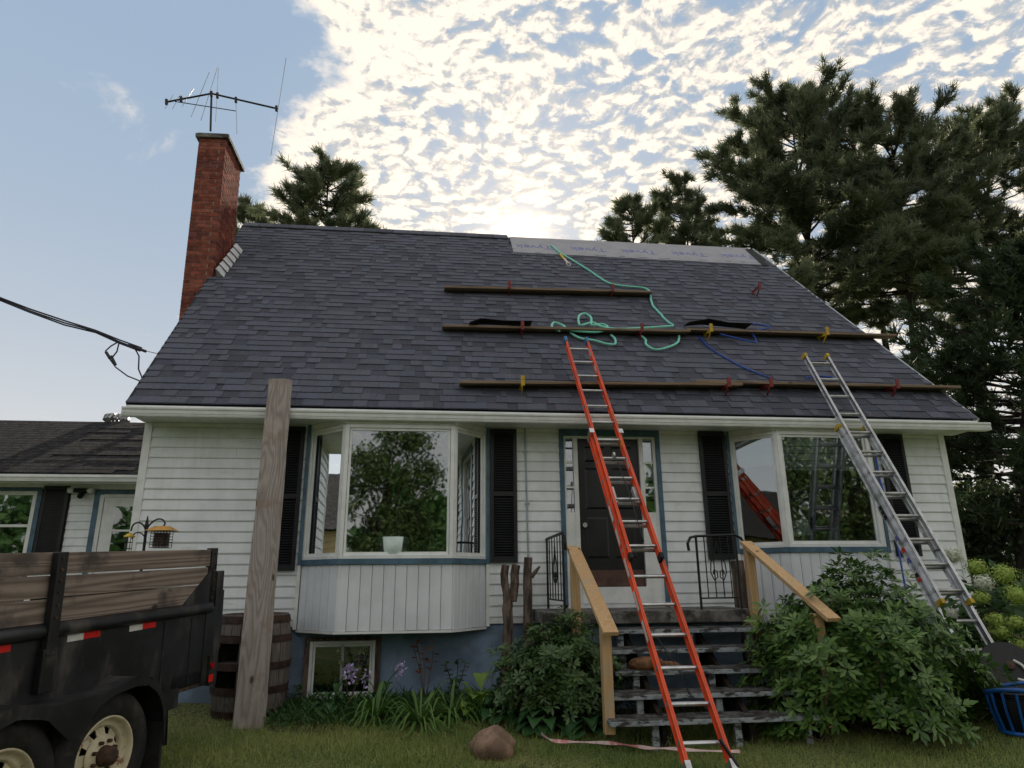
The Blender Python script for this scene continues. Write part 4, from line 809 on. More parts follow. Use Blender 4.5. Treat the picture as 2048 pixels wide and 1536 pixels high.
gr = [(1102, 490), (1120, 505), (1150, 523), (1185, 545), (1215, 565), (1248, 572), (1292, 577), (1300, 590), (1304, 608), (1318, 625), (1335, 643), (1347, 650)]
GRP = Thing('green_safety_rope', 'mint green safety rope hanging from the ridge and coiled on a plank', 'rope', rp(1150, 523))
def wob(pts): return [p_+np.array([random.uniform(-.006, .006), 0, random.uniform(-.006, .006)]) for p_ in pts]
GRP.part('strand', MB().tube(wob(smoothpath([rp(x, y) for x, y in gr], 4)), .018, 6), 'rope_green')
GRP.part('coil', MB().tube(smoothpath([rp(x, y, .10) for x, y in ((1347, 652), (1300, 655), (1235, 658), (1200, 652), (1185, 645), (1160, 650), (1158, 632), (1170, 627), (1182, 635), (1184, 650), (1205, 648), (1215, 655), (1195, 664), (1140, 660), (1125, 650), (1108, 645), (1104, 655), (1120, 662))], 4), .018, 6), 'rope_green')
GRP.part('hanging_loop', MB().tube(smoothpath([rp(x, y, .05) for x, y in ((1140, 665), (1160, 676), (1190, 681), (1215, 688), (1230, 688), (1230, 678), (1222, 670))], 4), .018, 6), 'rope_green')
GRP.part('hanging_loop', MB().tube(smoothpath([rp(x, y, .05) for x, y in ((1283, 672), (1291, 680), (1293, 690), (1312, 699), (1340, 693), (1356, 684), (1358, 672))], 4), .018, 6), 'rope_green')
BH = Thing('roof_hose', 'blue air hose looped over the roof planks', 'hose', rp(1450, 700))
BH.part('run', MB().tube(smoothpath([rp(x, y, .03) for x, y in ((1397, 672), (1415, 692), (1450, 715), (1490, 736), (1530, 752), (1545, 757))], 4), .012, 6), 'hose_blue'); BH.part('loop', MB().tube(smoothpath([rp(x, y, .09) for x, y in ((1440, 668), (1480, 678), (1510, 684), (1508, 672), (1490, 655), (1510, 648), (1540, 655), (1500, 662))], 4), .012, 6), 'hose_blue')
BH.part('loop', MB().tube(smoothpath([rp(x, y, .05) for x, y in ((1610, 756), (1640, 752), (1665, 756))], 4), .012, 6), 'hose_blue')
for lb, pts in (('crumpled black felt sheet on the plank with green rope', ((938, 655), (960, 651), (1010, 652), (1062, 656))), ('crumpled black felt sheet on the plank with yellow brackets', ((1372, 654), (1410, 651), (1450, 655), (1498, 660)))):
    P = [rp(x, y, .12) for x, y in pts]; b = MB(); k = 0
    for i, p_ in enumerate(P): b.v += [tuple(p_+np.array([0, -.16, .02+.03*(i % 2)])), tuple(p_+np.array([0, .12, .06])), tuple(p_+np.array([0, .12, .065])), tuple(p_+np.array([0, -.16, .025+.03*(i % 2)]))]
    for i in range(len(P)-1): b.f += [(4*i+j, 4*i+(j+1) % 4, 4*i+4+(j+1) % 4, 4*i+4+j) for j in range(4)]
    b.f += [(0, 1, 2, 3), (4*len(P)-4, 4*len(P)-1, 4*len(P)-2, 4*len(P)-3)]
    single('felt_sheet', b, 'black_paper', lb, 'roofing felt')
sa_, sb_ = rp(1120, 508), rp(1137, 528); T_ = Thing('anchor_strap', 'yellow safety anchor strap with steel ring near the ridge', 'strap', sb_); T_.part('webbing', MB().bar(sa_, (sa_+sb_)/2, .05, .02, (0, -SA, CA)), 'yellow'); T_.part('shock_pack', MB().bar((sa_+sb_)/2, sb_, .035, .03, (0, -SA, CA)), 'ribbon'); T_.part('ring', MB().tube([sb_+np.array([cos(a)*.04, 0, sin(a)*.04]) for a in np.linspace(0, 2*pi, 11)], .008, 5), 'alu')

# ---------------------------------------------------------------- leaning board, barrel, boulder, ribbon, feeder
f0, f1 = np.array([1.62, -1.12, .15]), np.array([1.61, -.60, 3.85])
bf = onY(463, 1467, -1.1); bf2 = onY(521, 1465, -1.1); tf = onY(538, 757, -.62); tf2 = onY(570, 757, -.62); ts = onY(583, 760, -.60)
wd = (bf2-bf); b = MB(); dpt = np.array([0.02, .07, .015])
b.quadbox([bf-[0, 0, .06], bf2-[0, 0, .06], bf2+dpt-[0, 0, .06], bf+dpt-[0, 0, .06], tf, tf2, tf2+np.array([ts[0]-tf2[0], .07, 0]), tf+np.array([.03, .07, 0])])
def boardbuild():
    n = 14; bb = MB(); base = np.array(b.v)
    for i in range(n+1):
        t = i/n; bb.v += [tuple(base[j]*(1-t)+base[4+j]*t+(np.array([random.uniform(-.004, .004), 0, 0]) if 0 < i < n else 0)) for j in range(4)]
    for i in range(n): bb.f += [(4*i+j, 4*i+(j+1) % 4, 4*i+4+(j+1) % 4, 4*i+4+j) for j in range(4)]
    bb.f += [(3, 2, 1, 0), (4*n, 4*n+1, 4*n+2, 4*n+3)]; return bb
single('leaning_board', boardbuild(), 'wood_grey', 'tall weathered grey board leaning upright against the gutter', 'board', L=bf)
bc = np.array([1.62, -.50, gz(1.62, -.5)]); bc = np.array([onY(497, 1400, -.45)[0], -.45, float(gz(1.6, -.45))-.02])
BA = Thing('wooden_barrel', 'old wooden barrel with rusty hoops and cut out shelves behind the board', 'barrel', bc)
BH_, BR = 1.0, .39
def brad(h): return BR-.05*((h/BH_-.5)*2)**2
for i in range(22):
    a0, a1 = 2*pi*i/22+.01, 2*pi*(i+1)/22-.01; am = math.degrees((a0+a1)/2) % 360
    segs = [(0, BH_)] if not (205 < am < 268) else [(0, .26), (.47, .53), (.8, BH_)]
    for (h0, h1) in segs:
        st = MB(); n = 6
        for j in range(n+1):
            h = h0+(h1-h0)*j/n; r_ = brad(h)
            for rr_ in (r_, r_-.025):
                for a in (a0, a1): st.v.append((bc[0]+cos(a)*rr_, bc[1]+sin(a)*rr_, bc[2]+h))
        for j in range(n): k = 4*j; st.f += [(k, k+1, k+5, k+4), (k+3, k+2, k+6, k+7), (k+2, k, k+4, k+6), (k+1, k+3, k+7, k+5)]
        st.f += [(1, 0, 2, 3), (4*n, 4*n+1, 4*n+3, 4*n+2)]; BA.part('stave', st, 'wood_barrel')
for h in (.05, .27, .50, .76, .95):
    BA.part('hoop', MB().lathe([(brad(h-.035)+.002, h-.035), (brad(h-.035)+.009, h-.035), (brad(h+.035)+.009, h+.035), (brad(h+.035)+.002, h+.035)], bc, (1, 0, 0), (0, 1, 0), (0, 0, 1), 28), 'hoop')
for h in (.02, .50, .93): BA.part('shelf', MB().lathe([(0, h), (BR-.05, h), (BR-.05, h+.025), (0, h+.025)], bc, (1, 0, 0), (0, 1, 0), (0, 0, 1), 22), 'wood_barrel')
rc_ = onZ(985, 1500, .17)-np.array([0, 0, .02]); b = MB(); n1, n2 = 14, 20
for i in range(n1+1):
    ph = pi*i/n1
    for j in range(n2):
        th = 2*pi*j/n2; d = np.array([sin(ph)*cos(th), sin(ph)*sin(th), cos(ph)]); k = 1+.10*sin(3*d[0]+1)+.08*sin(5*d[1]+2.2*d[2])+.05*sin(9*d[0]*d[2]+4*d[1])
        pk = .13 if d[2] > 0 else .14
        b.v.append(tuple(rc_+np.array([d[0]*.21*k*(1-.25*max(d[2], 0)), d[1]*.17*k, .06+d[2]*pk*k])))
for i in range(n1):
    for j in range(n2): b.f.append((i*n2+j, (i+1)*n2+j, (i+1)*n2+(j+1) % n2, i*n2+(j+1) % n2))
single('boulder', b, 'rock', 'rounded brown boulder on the lawn in front of the hostas', 'rock', smooth=True)
def gpt(x, y, h=.03):
    P = onZ(x, y, .12)
    for _ in range(6): P = onZ(x, y, float(gz(P[0], P[1]))+h)
    return P
rb = smoothpath([gpt(x, y, .05) for x, y in ((1080, 1464), (1092, 1474), (1110, 1482), (1160, 1484), (1220, 1486), (1262, 1491), (1300, 1496), (1340, 1497), (1400, 1501), (1480, 1503))], 4); b = MB()
for i, p_ in enumerate(rb): w = .008+.005*sin(i*.9); b.v += [tuple(p_+np.array([0, -.01, -w])), tuple(p_+np.array([0, .01, w])), tuple(p_+np.array([0, .013, w])), tuple(p_+np.array([0, -.007, -w]))]
for i in range(len(rb)-1): b.f += [(4*i+j, 4*i+(j+1) % 4, 4*i+4+(j+1) % 4, 4*i+4+j) for j in range(4)]
single('marking_ribbon', b, 'ribbon', 'red and white marking ribbon lying across the grass', 'ribbon')
FY = -1.3; fp = onY(294, 1100, FY); FP = Thing('feeder_pole', 'black shepherd hook pole behind the trailer boards', 'pole', (fp[0], FY, float(gz(fp[0], FY))))
top_ = onY(293, 1052, FY)
FP.part('pole', MB().tube([(fp[0], FY, .05), top_+np.array([0, 0, .05])], .014, 8), 'metal_dark')
def hpx(L): return smoothpath([onY(x, y, FY) for x, y in L], 5)
FP.part('hook', MB().tube(hpx(((293, 1066), (296, 1054), (304, 1045), (316, 1038), (326, 1040), (330, 1047), (327, 1052))), .008, 6), 'metal_dark'); FP.part('hook', MB().tube(hpx(((292, 1066), (289, 1054), (281, 1046), (272, 1046), (265, 1052), (262, 1062))), .008, 6), 'metal_dark'); FP.part('hook', MB().tube(hpx(((292, 1084), (288, 1072), (278, 1065), (268, 1068), (264, 1078))), .006, 6), 'metal_dark'); FP.part('finial', MB().tube([top_, top_+np.array([0, 0, .1])], [.02, .004], 6), 'metal_dark')
SF = Thing('suet_feeder', 'square wire suet cage with orange roof hanging on the hook', 'bird feeder', onY(324, 1088, FY)); c0 = onY(325, 1062, FY); hw = .085
SF.part('roof', MB().quadbox([c0+np.array(v_) for v_ in ((-.13, -.1, 0), (.13, -.1, 0), (.13, .1, 0), (-.13, .1, 0), (-.06, -.04, .045), (.06, -.04, .045), (.06, .04, .045), (-.06, .04, .045))]), 'feeder_orange')
cg = MB()
for i in range(7):
    o_ = -hw+2*hw*i/6
    for yy in (-.05, .05): cg.tube([c0+np.array([o_, yy, 0]), c0+np.array([o_, yy, -.16])], .003, 4); cg.tube([c0+np.array([-hw, yy, -.16*i/6]), c0+np.array([hw, yy, -.16*i/6])], .003, 4)
SF.part('cage', cg, 'metal_dark', kind='stuff'); SF.part('hanger', MB().tube([c0+np.array([0, 0, .045]), onY(327, 1051, FY)], .003, 4), 'metal_dark'); SF.part('suet', MB().box(c0[0]-.06, c0[0]+.06, c0[1]-.03, c0[1]+.03, c0[2]-.15, c0[2]-.02), 'bark')
c1 = onY(259, 1072, FY); NF = Thing('small_feeder', 'small wire feeder with a yellow lid beside the pole', 'bird feeder', c1-np.array([0, 0, .2])); NF.part('lid', MB().lathe([(.0, .035), (.05, .0), (.052, -.01), (0, -.012)], c1, (1, 0, 0), (0, 1, 0), (0, 0, 1), 12), 'yellow')
cg = MB()
for i in range(8): a = i*pi/4; cg.tube([c1+np.array([cos(a)*.035, sin(a)*.035, -.01]), c1+np.array([cos(a)*.035, sin(a)*.035, -.2])], .003, 4)
for h in (-.06, -.12, -.2): cg.tube([c1+np.array([cos(a)*.035, sin(a)*.035, h]) for a in np.linspace(0, 2*pi, 9)], .003, 4)
NF.part('cage', cg, 'metal_dark')

# ---------------------------------------------------------------- dump trailer
HB = C+ray(212, 1512)*4.3; az, el = radians(19.04), radians(2.86)
TA = np.array([sin(az)*cos(el), cos(az)*cos(el), sin(el)]); TN = np.array([cos(az), -sin(az), 0.0]); TU = np.cross(TN, TA)
TR = Thing('dump_trailer', 'black steel dump trailer with weathered wooden side boards', 'trailer', HB-TU*.38)
def tb(s, n, w): return MB().obox(HB, TA, TN, TU, s, n, w)
def tpt(s, n, w): return HB+TA*s+TN*n+TU*w
NB = -.16; SR = 1.22; SF_ = -2.4; FAR = -2.05
body = TR.part('body_side', tb((SF_, SR-.12), (NB-.04, NB), (.2, .78)), 'trailer_black'); TR.part('body_side', tb((SF_, SR), (FAR, FAR+.04), (.2, .78)), 'trailer_black'); TR.part('floor', tb((SF_, SR), (FAR+.04, NB-.04), (.2, .26)), 'trailer_black'); TR.part('front_panel', tb((SF_, SF_+.04), (FAR+.04, NB-.04), (.26, 1.2)), 'trailer_black')
TR.part('corner_post', tb((SR-.12, SR), (NB-.06, NB+.01), (.2, .80)), 'trailer_black', bevel=.006); TR.part('tailgate', tb((SR-.02, SR+.05), (FAR+.02, NB-.061), (.2, .95)), 'trailer_black'); TR.part('tail_post', tb((SR+.0, SR+.09), (NB-.06, NB+.0), (.18, 1.09)), 'trailer_black', bevel=.005); TR.part('latch_plate', tb((SR+.09, SR+.12), (NB-.05, NB-.01), (.45, .93)), 'trailer_black')
TR.part('gusset', MB().prism([(SR-.42, .84), (SR-.03, .84), (SR-.03, 1.18), (SR-.08, 1.12)], HB+TN*(NB-.003), TA, TU, TN, 0, .008), 'trailer_black')
TR.part('end_stake', tb((SR-.10, SR-.03), (NB-.05, NB+.005), (.8, 1.28)), 'trailer_black')
TR.part('top_rail', MB().tube([tpt(SF_, NB, .80), tpt(SR-.08, NB, .80)], .045, 12), 'trailer_black', smooth=True); TR.part('top_rail', MB().tube([tpt(SF_, FAR, .80), tpt(SR-.08, FAR, .80)], .045, 10), 'trailer_black', smooth=True)
for s in (-.41, -1.75): TR.part('stake', tb((s-.035, s+.04), (NB+.005, NB+.055), (.66, 1.27)), 'trailer_black', bevel=.005); TR.part('stake_pocket', tb((s-.05, s+.055), (NB+.002, NB+.05), (.45, .70)), 'trailer_black', bevel=.005)
zs = ((.85, .990), (.996, 1.126), (1.134, 1.268))
for i, (a, b_) in enumerate(zs):
    for j, (s0, s1) in enumerate(((SF_, -.405), (-.40, (SR-.20, SR-.12, SR-.10)[i]))):
        dz = random.uniform(-.003, .003) if i < 2 else 0
        o = TR.part('side_board', MB().obox((0, 0, 0), (1, 0, 0), (0, 1, 0), (0, 0, 1), (0, s1-s0-.01), (-.04, 0), (a+dz, b_+dz)), 'wood_trailer', bevel=.003)
        o.data.transform(Matrix.Translation(Vector(TR.L))); o.matrix_parent_inverse = Matrix.Identity(4)
        mw = Matrix((( TA[0], -TN[0]*-1, TU[0], 0), (TA[1], TN[1], TU[1], 0), (TA[2], TN[2], TU[2], 0), (0, 0, 0, 1)))
        o.data.transform(Matrix.Translation(-Vector(TR.L))); o.matrix_local = Matrix.Translation(Vector(tpt(s0, NB-.004, 0)-TR.L)) @ mw @ Matrix.Translation(Vector(TR.L))
    TR.part('far_board', tb((SF_, SR-.1), (FAR-.0, FAR+.04), (a, b_)), 'wood_trailer')
for s0, w_, side in ((-.25, .26, 1), (.27, .26, 1), (-1.0, .36, 0)):
    TR.part('reflector_white', tb((s0, s0+w_*.48), (NB, NB+.002), (.715, .765)), 'tape_white'); TR.part('reflector_red', tb((s0+w_*.48, s0+w_), (NB, NB+.002), (.717, .767)), 'tape_red')
TR.part('lamp_bracket', tb((SR-.06, SR-.01), (NB+.01, NB+.03), (.2, .42)), 'trailer_black'); TR.part('side_lamp', MB().tube([tpt(SR-.035, NB+.03, .345), tpt(SR-.035, NB+.045, .345)], .025, 12), 'light_red'); TR.part('reflector_red', tb((SR-.06, SR-.005), (NB+.03, NB+.033), (.22, .275)), 'tape_red')
for s_ in (-.41, SR-.065):
    for (a, b_) in zs:
        for q_ in (.03, .1): TR.part('bolt', MB().tube([tpt(s_, NB+(.054 if s_ < 0 else .004), a+q_), tpt(s_, NB+(.062 if s_ < 0 else .012), a+q_)], .011, 6), 'rust')
for s_ in (-1.1, .62, .93): TR.part('weld_seam', tb((s_, s_+.012), (NB, NB+.006), (.24, .74)), 'trailer_black')
TR.part('rust_line', tb((-2.2, 1.08), (NB, NB+.003), (.205, .225)), 'rust')
# frame below, fender with two arches
TR.part('frame_rail', tb((SF_-.2, .95), (-.5, -.4), (.03, .2)), 'trailer_black'); TR.part('frame_rail', tb((SF_-.2, .95), (-1.8, -1.7), (.03, .2)), 'trailer_black'); TR.part('tool_box', tb((.56, .84), (NB-.05, NB+.01), (.1, .24)), 'trailer_black'); TR.part('hinge_block', tb((.75, 1.12), (NB-.05, NB-.0), (.20, .32)), 'trailer_black')
arch = []
for a in np.linspace(0, pi*.93, 12): arch.append((.02+.45*cos(a), .02+.45*sin(a)*.93))
rear_arch = [(.475, -.06)]+arch[:9]
fr_arch = [(-.74+.45*cos(a), .02+.42*sin(a)) for a in np.linspace(pi*.08, pi*.98, 11)]
lip_ = [(x-.0, w) for x, w in rear_arch]
fd = MB()
def strip(pts, n0, n1, th=.006):
    for (a, b_), (c, d) in zip(pts[:-1], pts[1:]):
        P = [tpt(a, n0, b_), tpt(c, n0, d), tpt(c, n1, d), tpt(a, n1, b_)]; fd.quadbox(P+[p_+TU*th for p_ in P])
topline = [(.475, -.06), (.455, .16), (.38, .33), (.26, .42), (.13, .445), (0, .42), (-.12, .40), (-.3, .395), (-.5, .40), (-.74, .45), (-.98, .40), (-1.15, .25), (-1.2, .0)]
strip(topline, NB, .07); TR.part('fender', fd, 'trailer_black')
outer = [(.475, -.06), (.455, .16), (.38, .33), (.26, .42), (.13, .445), (0, .42), (-.12, .40), (-.3, .395), (-.5, .40), (-.74, .45), (-.98, .40), (-1.15, .25), (-1.2, .0)]
inner = [(-1.16, .0), (-1.1, .2), (-.96, .33), (-.74, .385), (-.55, .34), (-.44, .24), (-.38, .19), (-.33, .19), (-.27, .24), (-.17, .33), (-.05, .375), (.12, .39), (.24, .375), (.35, .30), (.42, .16), (.445, -.06)]
sk = MB()
o_l = [np.array(p_) for p_ in outer][::-1]; i_l = [np.array(p_) for p_ in inner]
def resamp(L, n):
    L = np.array(L); d = np.r_[0, np.cumsum(np.linalg.norm(np.diff(L, axis=0), axis=1))]; t = np.linspace(0, d[-1], n); return np.stack([np.interp(t, d, L[:, 0]), np.interp(t, d, L[:, 1])], 1)
ss = np.linspace(-1.16, .445, 40); ou = np.interp(ss, [p_[0] for p_ in o_l], [p_[1] for p_ in o_l]); inn = np.interp(ss, [p_[0] for p_ in i_l], [p_[1] for p_ in i_l])
for i in range(39): sk.quadbox([tpt(ss[i], .062, min(inn[i], ou[i]-.012)), tpt(ss[i+1], .062, min(inn[i+1], ou[i+1]-.012)), tpt(ss[i+1], .07, min(inn[i+1], ou[i+1]-.012)), tpt(ss[i], .07, min(inn[i], ou[i]-.012)), tpt(ss[i], .062, ou[i]), tpt(ss[i+1], .062, ou[i+1]), tpt(ss[i+1], .07, ou[i+1]), tpt(ss[i], .07, ou[i])])
TR.part('fender_skirt', sk, 'trailer_black')
TR.part('mud_flap', tb((.43, .45), (-.16, .05), (-.28, .1)), 'rubber'); 
TR.part('inner_guard', tb((-1.2, .44), (-.30, -.29), (-.1, .2)), 'dark_void'); TR.part('axle', MB().tube([tpt(0, -.2, 0), tpt(0, -1.9, 0)], .04, 8), 'trailer_black'); TR.part('axle', MB().tube([tpt(-.74, -.2, 0), tpt(-.74, -1.9, 0)], .04, 8), 'trailer_black')
R_T = .375
def wheel(s, nface):
    w = TR.group_part('wheel'); O = tpt(s, nface, 0); sg = 1 if nface > -1 else -1; Z_ = TN*sg
    tp_ = [(.235, -.20), (.30, -.215), (.355, -.205), (R_T, -.17), (R_T+.004, -.10), (R_T, -.03), (.36, -.005), (.335, .006), (.29, .012), (.25, .004), (.232, -.012)]
    TR.part('tyre', MB().lathe(tp_, O, TA, TU, Z_, 48), 'rubber', w, smooth=True)
    tr = MB()
    for i in range(60):
        a = 2*pi*i/60; d = TA*cos(a)+TU*sin(a); e = -TA*sin(a)+TU*cos(a); tr.obox(O+d*(R_T-.005), d, e, Z_, (0, .010), (-.012, .012), (-.17, -.03))
    TR.part('tread', tr, 'rubber', w)
    TR.part('rim', MB().lathe([(.236, -.012), (.232, -.004), (.222, -.006), (.214, -.03), (.205, -.05), (.190, -.055), (.18, -.045), (.172, -.06), (.165, -.075)], O, TA, TU, Z_, 40), 'rim_cream', w, smooth=True)
    sp_ = MB(); nsp = 8
    for i in range(nsp):
        a0 = 2*pi*i/nsp; da = 2*pi/nsp*.28
        q_ = [(.08, a0-.39), (.08, a0+.39), (.168, a0+da), (.168, a0-da)]
        P = [O+(TA*cos(a)+TU*sin(a))*r_+Z_*(-.035 if r_ < .1 else -.07) for r_, a in q_]; sp_.quadbox([p_-Z_*.008 for p_ in P]+P)
    TR.part('spoke_disc', sp_, 'rim_cream', w); TR.part('hub_plate', MB().lathe([(.125, -.046), (.115, -.032), (.075, -.024), (.06, -.02)], O, TA, TU, Z_, 28), 'rim_cream', w, smooth=True)
    TR.part('hub_cap', MB().lathe([(.062, -.024), (.058, .03), (.05, .05), (.03, .058), (0, .06)], O, TA, TU, Z_, 20), 'rust', w, smooth=True)
    TR.part('rim_back', MB().lathe([(0, -.12), (.17, -.12)], O, TA, TU, Z_, 24), 'dark_void', w)
    for i in range(8):
        a = 2*pi*(i+.5)/8; c_ = O+(TA*cos(a)+TU*sin(a))*.088; TR.part('lug_nut', MB().tube([c_-Z_*.025, c_-Z_*.0], .012, 6), 'rust', w)
for s in (0, -.74): wheel(s, 0.0); wheel(s, -2.2)
TR.part('drawbar', MB().bar(tpt(SF_-.2, -.45, .11), tpt(SF_-1.5, -1.1, .11), .08, .1).bar(tpt(SF_-.2, -1.75, .11), tpt(SF_-1.5, -1.1, .11), .08, .1), 'trailer_black'); TR.part('jack', MB().tube([tpt(SF_-1.3, -1.1, .5), tpt(SF_-1.3, -1.1, -.33)], .03, 8), 'trailer_black')

# ---------------------------------------------------------------- garden plants
def bushrosettes(center, rad, n, zmin, leaf=(.05, .13), nl=8, shape=None):
    th = rng.uniform(0, 2*pi, n); cz = rng.uniform(-.35, 1, n); r = np.sqrt(1-np.clip(cz, -1, 1)**2); d = np.stack([r*np.cos(th), r*np.sin(th), cz], 1)
    lump = 1+.13*np.sin(3.1*d[:, 0]*2+1)+.11*np.sin(4.3*d[:, 1]*2+d[:, 2]*5)+.09*np.sin(9*d[:, 0]+7*d[:, 2])+.06*np.sin(17*d[:, 1]+13*d[:, 0])
    depth = np.where(rng.uniform(0, 1, n) < .68, rng.uniform(.86, 1.10, n), rng.uniform(.45, .9, n))
    P = np.array(center)+d*np.array(rad)*(lump*depth)[:, None]; 
    if shape is not None: P = shape(P)
    keep = (P[:, 2] > zmin+.03) & (P[:, 1] < -.08); P = P[keep]; d = d[keep]; n = len(P)
    ax = unit(d*np.array([1, 1, .7])+np.array([0, 0, .75])+rng.normal(0, .25, (n, 3)))
    s = unit(np.cross(ax, rng.normal(0, 1, (n, 3)))); b = np.cross(ax, s); BP, BD, BN, TN_ = [], [], [], []
    for i in range(nl):
        a = 2*pi*i/nl+rng.uniform(-.3, .3, n); e = s*np.cos(a)[:, None]+b*np.sin(a)[:, None]; up = rng.uniform(.05, .75, n)[:, None]
        BP.append(P+e*.008); BD.append(unit(e+ax*up)); BN.append(unit(ax-e*up)); TN_.append(rng.uniform(0, 1, n))
    P2, D2, N2 = np.concatenate(BP), np.concatenate(BD), np.concatenate(BN); ln = rng.uniform(*leaf, len(P2)); V, F = leaves(P2, D2, N2, ln, ln*.36, .12, rng.uniform(.0, .18, len(P2))[:, None], .55)
    return V, F, np.repeat(np.concatenate(TN_), 5), P
def bush(name, label, cat, center, rad, n, m_, stems=14, **kw):
    g0 = float(gz(center[0], center[1])); T_ = Thing(name, label, cat, (center[0], center[1], g0)); V, F, t, P = bushrosettes(center, rad, n, g0, **kw)
    o = link('foliage', fast_mesh('foliage', V, F, m_, t, T_.L), T_.o); o['kind'] = 'stuff'
    b = MB()
    for i in rng.choice(len(P), min(stems*7, len(P)), replace=False):
        base = np.array([center[0]+random.uniform(-.2, .2), center[1]+random.uniform(-.15, .15), g0-.03]); mid_ = (base+P[i])/2+np.array([(P[i]-base)[0]*.2, (P[i]-base)[1]*.2, -.05]); b.tube([base, mid_, P[i]], [.014, .009, .004], 5)
    T_.part('stem', b, 'bark', kind='stuff')
    return T_
bush('large_rhododendron', 'large glossy rhododendron bush beside the steps, under the sloping handrail', 'bush', (7.66, -1.80, .60), (.93, .74, .88), 2500, 'leaf_rhodo')
bush('dark_rhododendron', 'dark rhododendron bush between the cut trunks and the steps', 'bush', (4.80, -1.30, .57), (.57, .46, .53), 1150, 'leaf_rhodo_dark', leaf=(.05, .095))
def clump(name, label, cat, base, n, ln, wd, m_, spread, up, droop, leafname='leaf', heart=False, group=None):
    T_ = Thing(name, label, cat, base, group)
    for i in range(n):
        a = 2*pi*i/n*2.399*1.6+random.uniform(-.3, .3); k = sqrt((i+.5)/n); L = random.uniform(*ln); w = random.uniform(*wd); out = np.array([cos(a), sin(a), 0]); sd_ = np.array([-sin(a), cos(a), 0])
        p0 = np.array(base)+out*.03; rise = up*(1.2-k*.8)*random.uniform(.8, 1.15); b = MB(); ns = 6; rows_ = []
        for j in range(ns+1):
            t = j/ns; r_ = spread*k*t*random.uniform(.95, 1.05)+L*.4*t; z_ = rise*(1-(1-t)**2)-droop*t**2.2*(.5+k)
            if heart: ww = w*(0.04 if t < .45 else max(0.02, sin(pi*((t-.45)/.55)**.62)))
            else: ww = w*(1-.92*t**2.5)
            c_ = p0+out*r_+np.array([0, 0, max(z_, -.0+.012)]); rows_.append((c_-sd_*ww/2+np.array([0, 0, ww*.15]), c_, c_+sd_*ww/2+np.array([0, 0, ww*.15])))
        for rw in rows_: b.v += [tuple(q_) for q_ in rw]
        for j in range(ns): k3 = 3*j; b.f += [(k3, k3+1, k3+4, k3+3), (k3+1, k3+2, k3+5, k3+4)]
        T_.part(leafname, b, m_, smooth=True)
    return T_
def gbase(x, y): P = gpt(x, y, 0.0); return (P[0], P[1], float(gz(P[0], P[1])))
for (x, y), n, lb in (((1085, 1462), 34, 'broad leaved green hosta behind the boulder'), ((1005, 1440), 26, 'green hosta between the boulder and the daylilies'), ((1170, 1468), 26, 'green hosta at the foot of the dark rhododendron')): clump('hosta', lb, 'plant', gbase(x, y), n, (.34, .50), (.15, .21), 'leaf_hosta', .14, .34, .14, heart=True)
clump('lime_hosta', 'pale lime hosta leaves below the blue foundation', 'plant', (4.0, -.95, .22), 16, (.30, .45), (.14, .19), 'leaf_lime', .14, .46, .08, heart=True)
for (x, y), n, lb in (((840, 1452), 75, 'arching strap leaved daylily clump in front of the hostas'), ((750, 1440), 55, 'arching daylily clump below the basement window'), ((900, 1440), 45, 'arching daylily clump next to the lime hosta')): clump('daylily', lb, 'plant', gbase(x, y), n, (.5, .85), (.018, .034), 'leaf_strap', .30, .46, .42, 'strap_leaf')
for xx, yy, n, lb in ((2.45, -.55, 22, 'flowering hosta with lilac spikes under the basement window'), (2.95, -.6, 22, 'flowering hosta with lilac spikes beside the maple seedling')):
    base = (xx, yy, float(gz(xx, yy))); T_ = clump('flowering_hosta', lb, 'plant', base, n, (.2, .3), (.09, .12), 'leaf_hosta', .1, .30, .1, heart=True)
    for i in range(3):
        a = random.uniform(0, 6.28); tp_ = np.array([xx+cos(a)*.22, yy-.12+sin(a)*.1, base[2]+random.uniform(.32, .46)]); T_.part('flower_stalk', MB().tube([base, (np.array(base)+tp_)/2+[0, 0, .1], tp_], .005, 5), 'leaf_strap')
        P = tp_+rng.normal(0, 1, (16, 3))*np.array([.025, .025, .05]); D = unit(rng.normal(0, 1, (16, 3))+np.array([0, -.3, -.6])); V, F = leaves(P, D, unit(rng.normal(0, 1, (16, 3))), .055, .03, .3); link('blossom', fast_mesh('blossom', V, F, 'flower_lilac', rng.uniform(0, 1, len(V)), T_.L), T_.o)
def weed(name, label, base, h, n, m_, ln, cat='plant', spread=.15):
    T_ = Thing(name, label, cat, base); P, D = [], []
    for s in range(4):
        a = random.uniform(0, 6.28); tp_ = np.array(base)+np.array([cos(a)*spread, sin(a)*spread*.5, h*random.uniform(.7, 1)]); pts = smoothpath([np.array(base), (np.array(base)+tp_)/2+np.array([.02, 0, .03]), tp_], 4); T_.part('stem', MB().tube(pts, .005, 5), 'bark')
        for _ in range(n//4): i = random.randrange(3, len(pts)); P.append(pts[i]); b_ = random.uniform(0, 6.28); D.append((cos(b_), sin(b_), random.uniform(-.2, .5)))
    V, F = leaves(np.array(P), np.array(D), np.tile([0, 0, 1.0], (len(P), 1))+rng.normal(0, .3, (len(P), 3)), rng.uniform(*ln, len(P)), rng.uniform(*ln, len(P))*.7, .15, .15)
    link('foliage', fast_mesh('foliage', V, F, m_, rng.uniform(0, 1, len(V)), T_.L), T_.o)['kind'] = 'stuff'
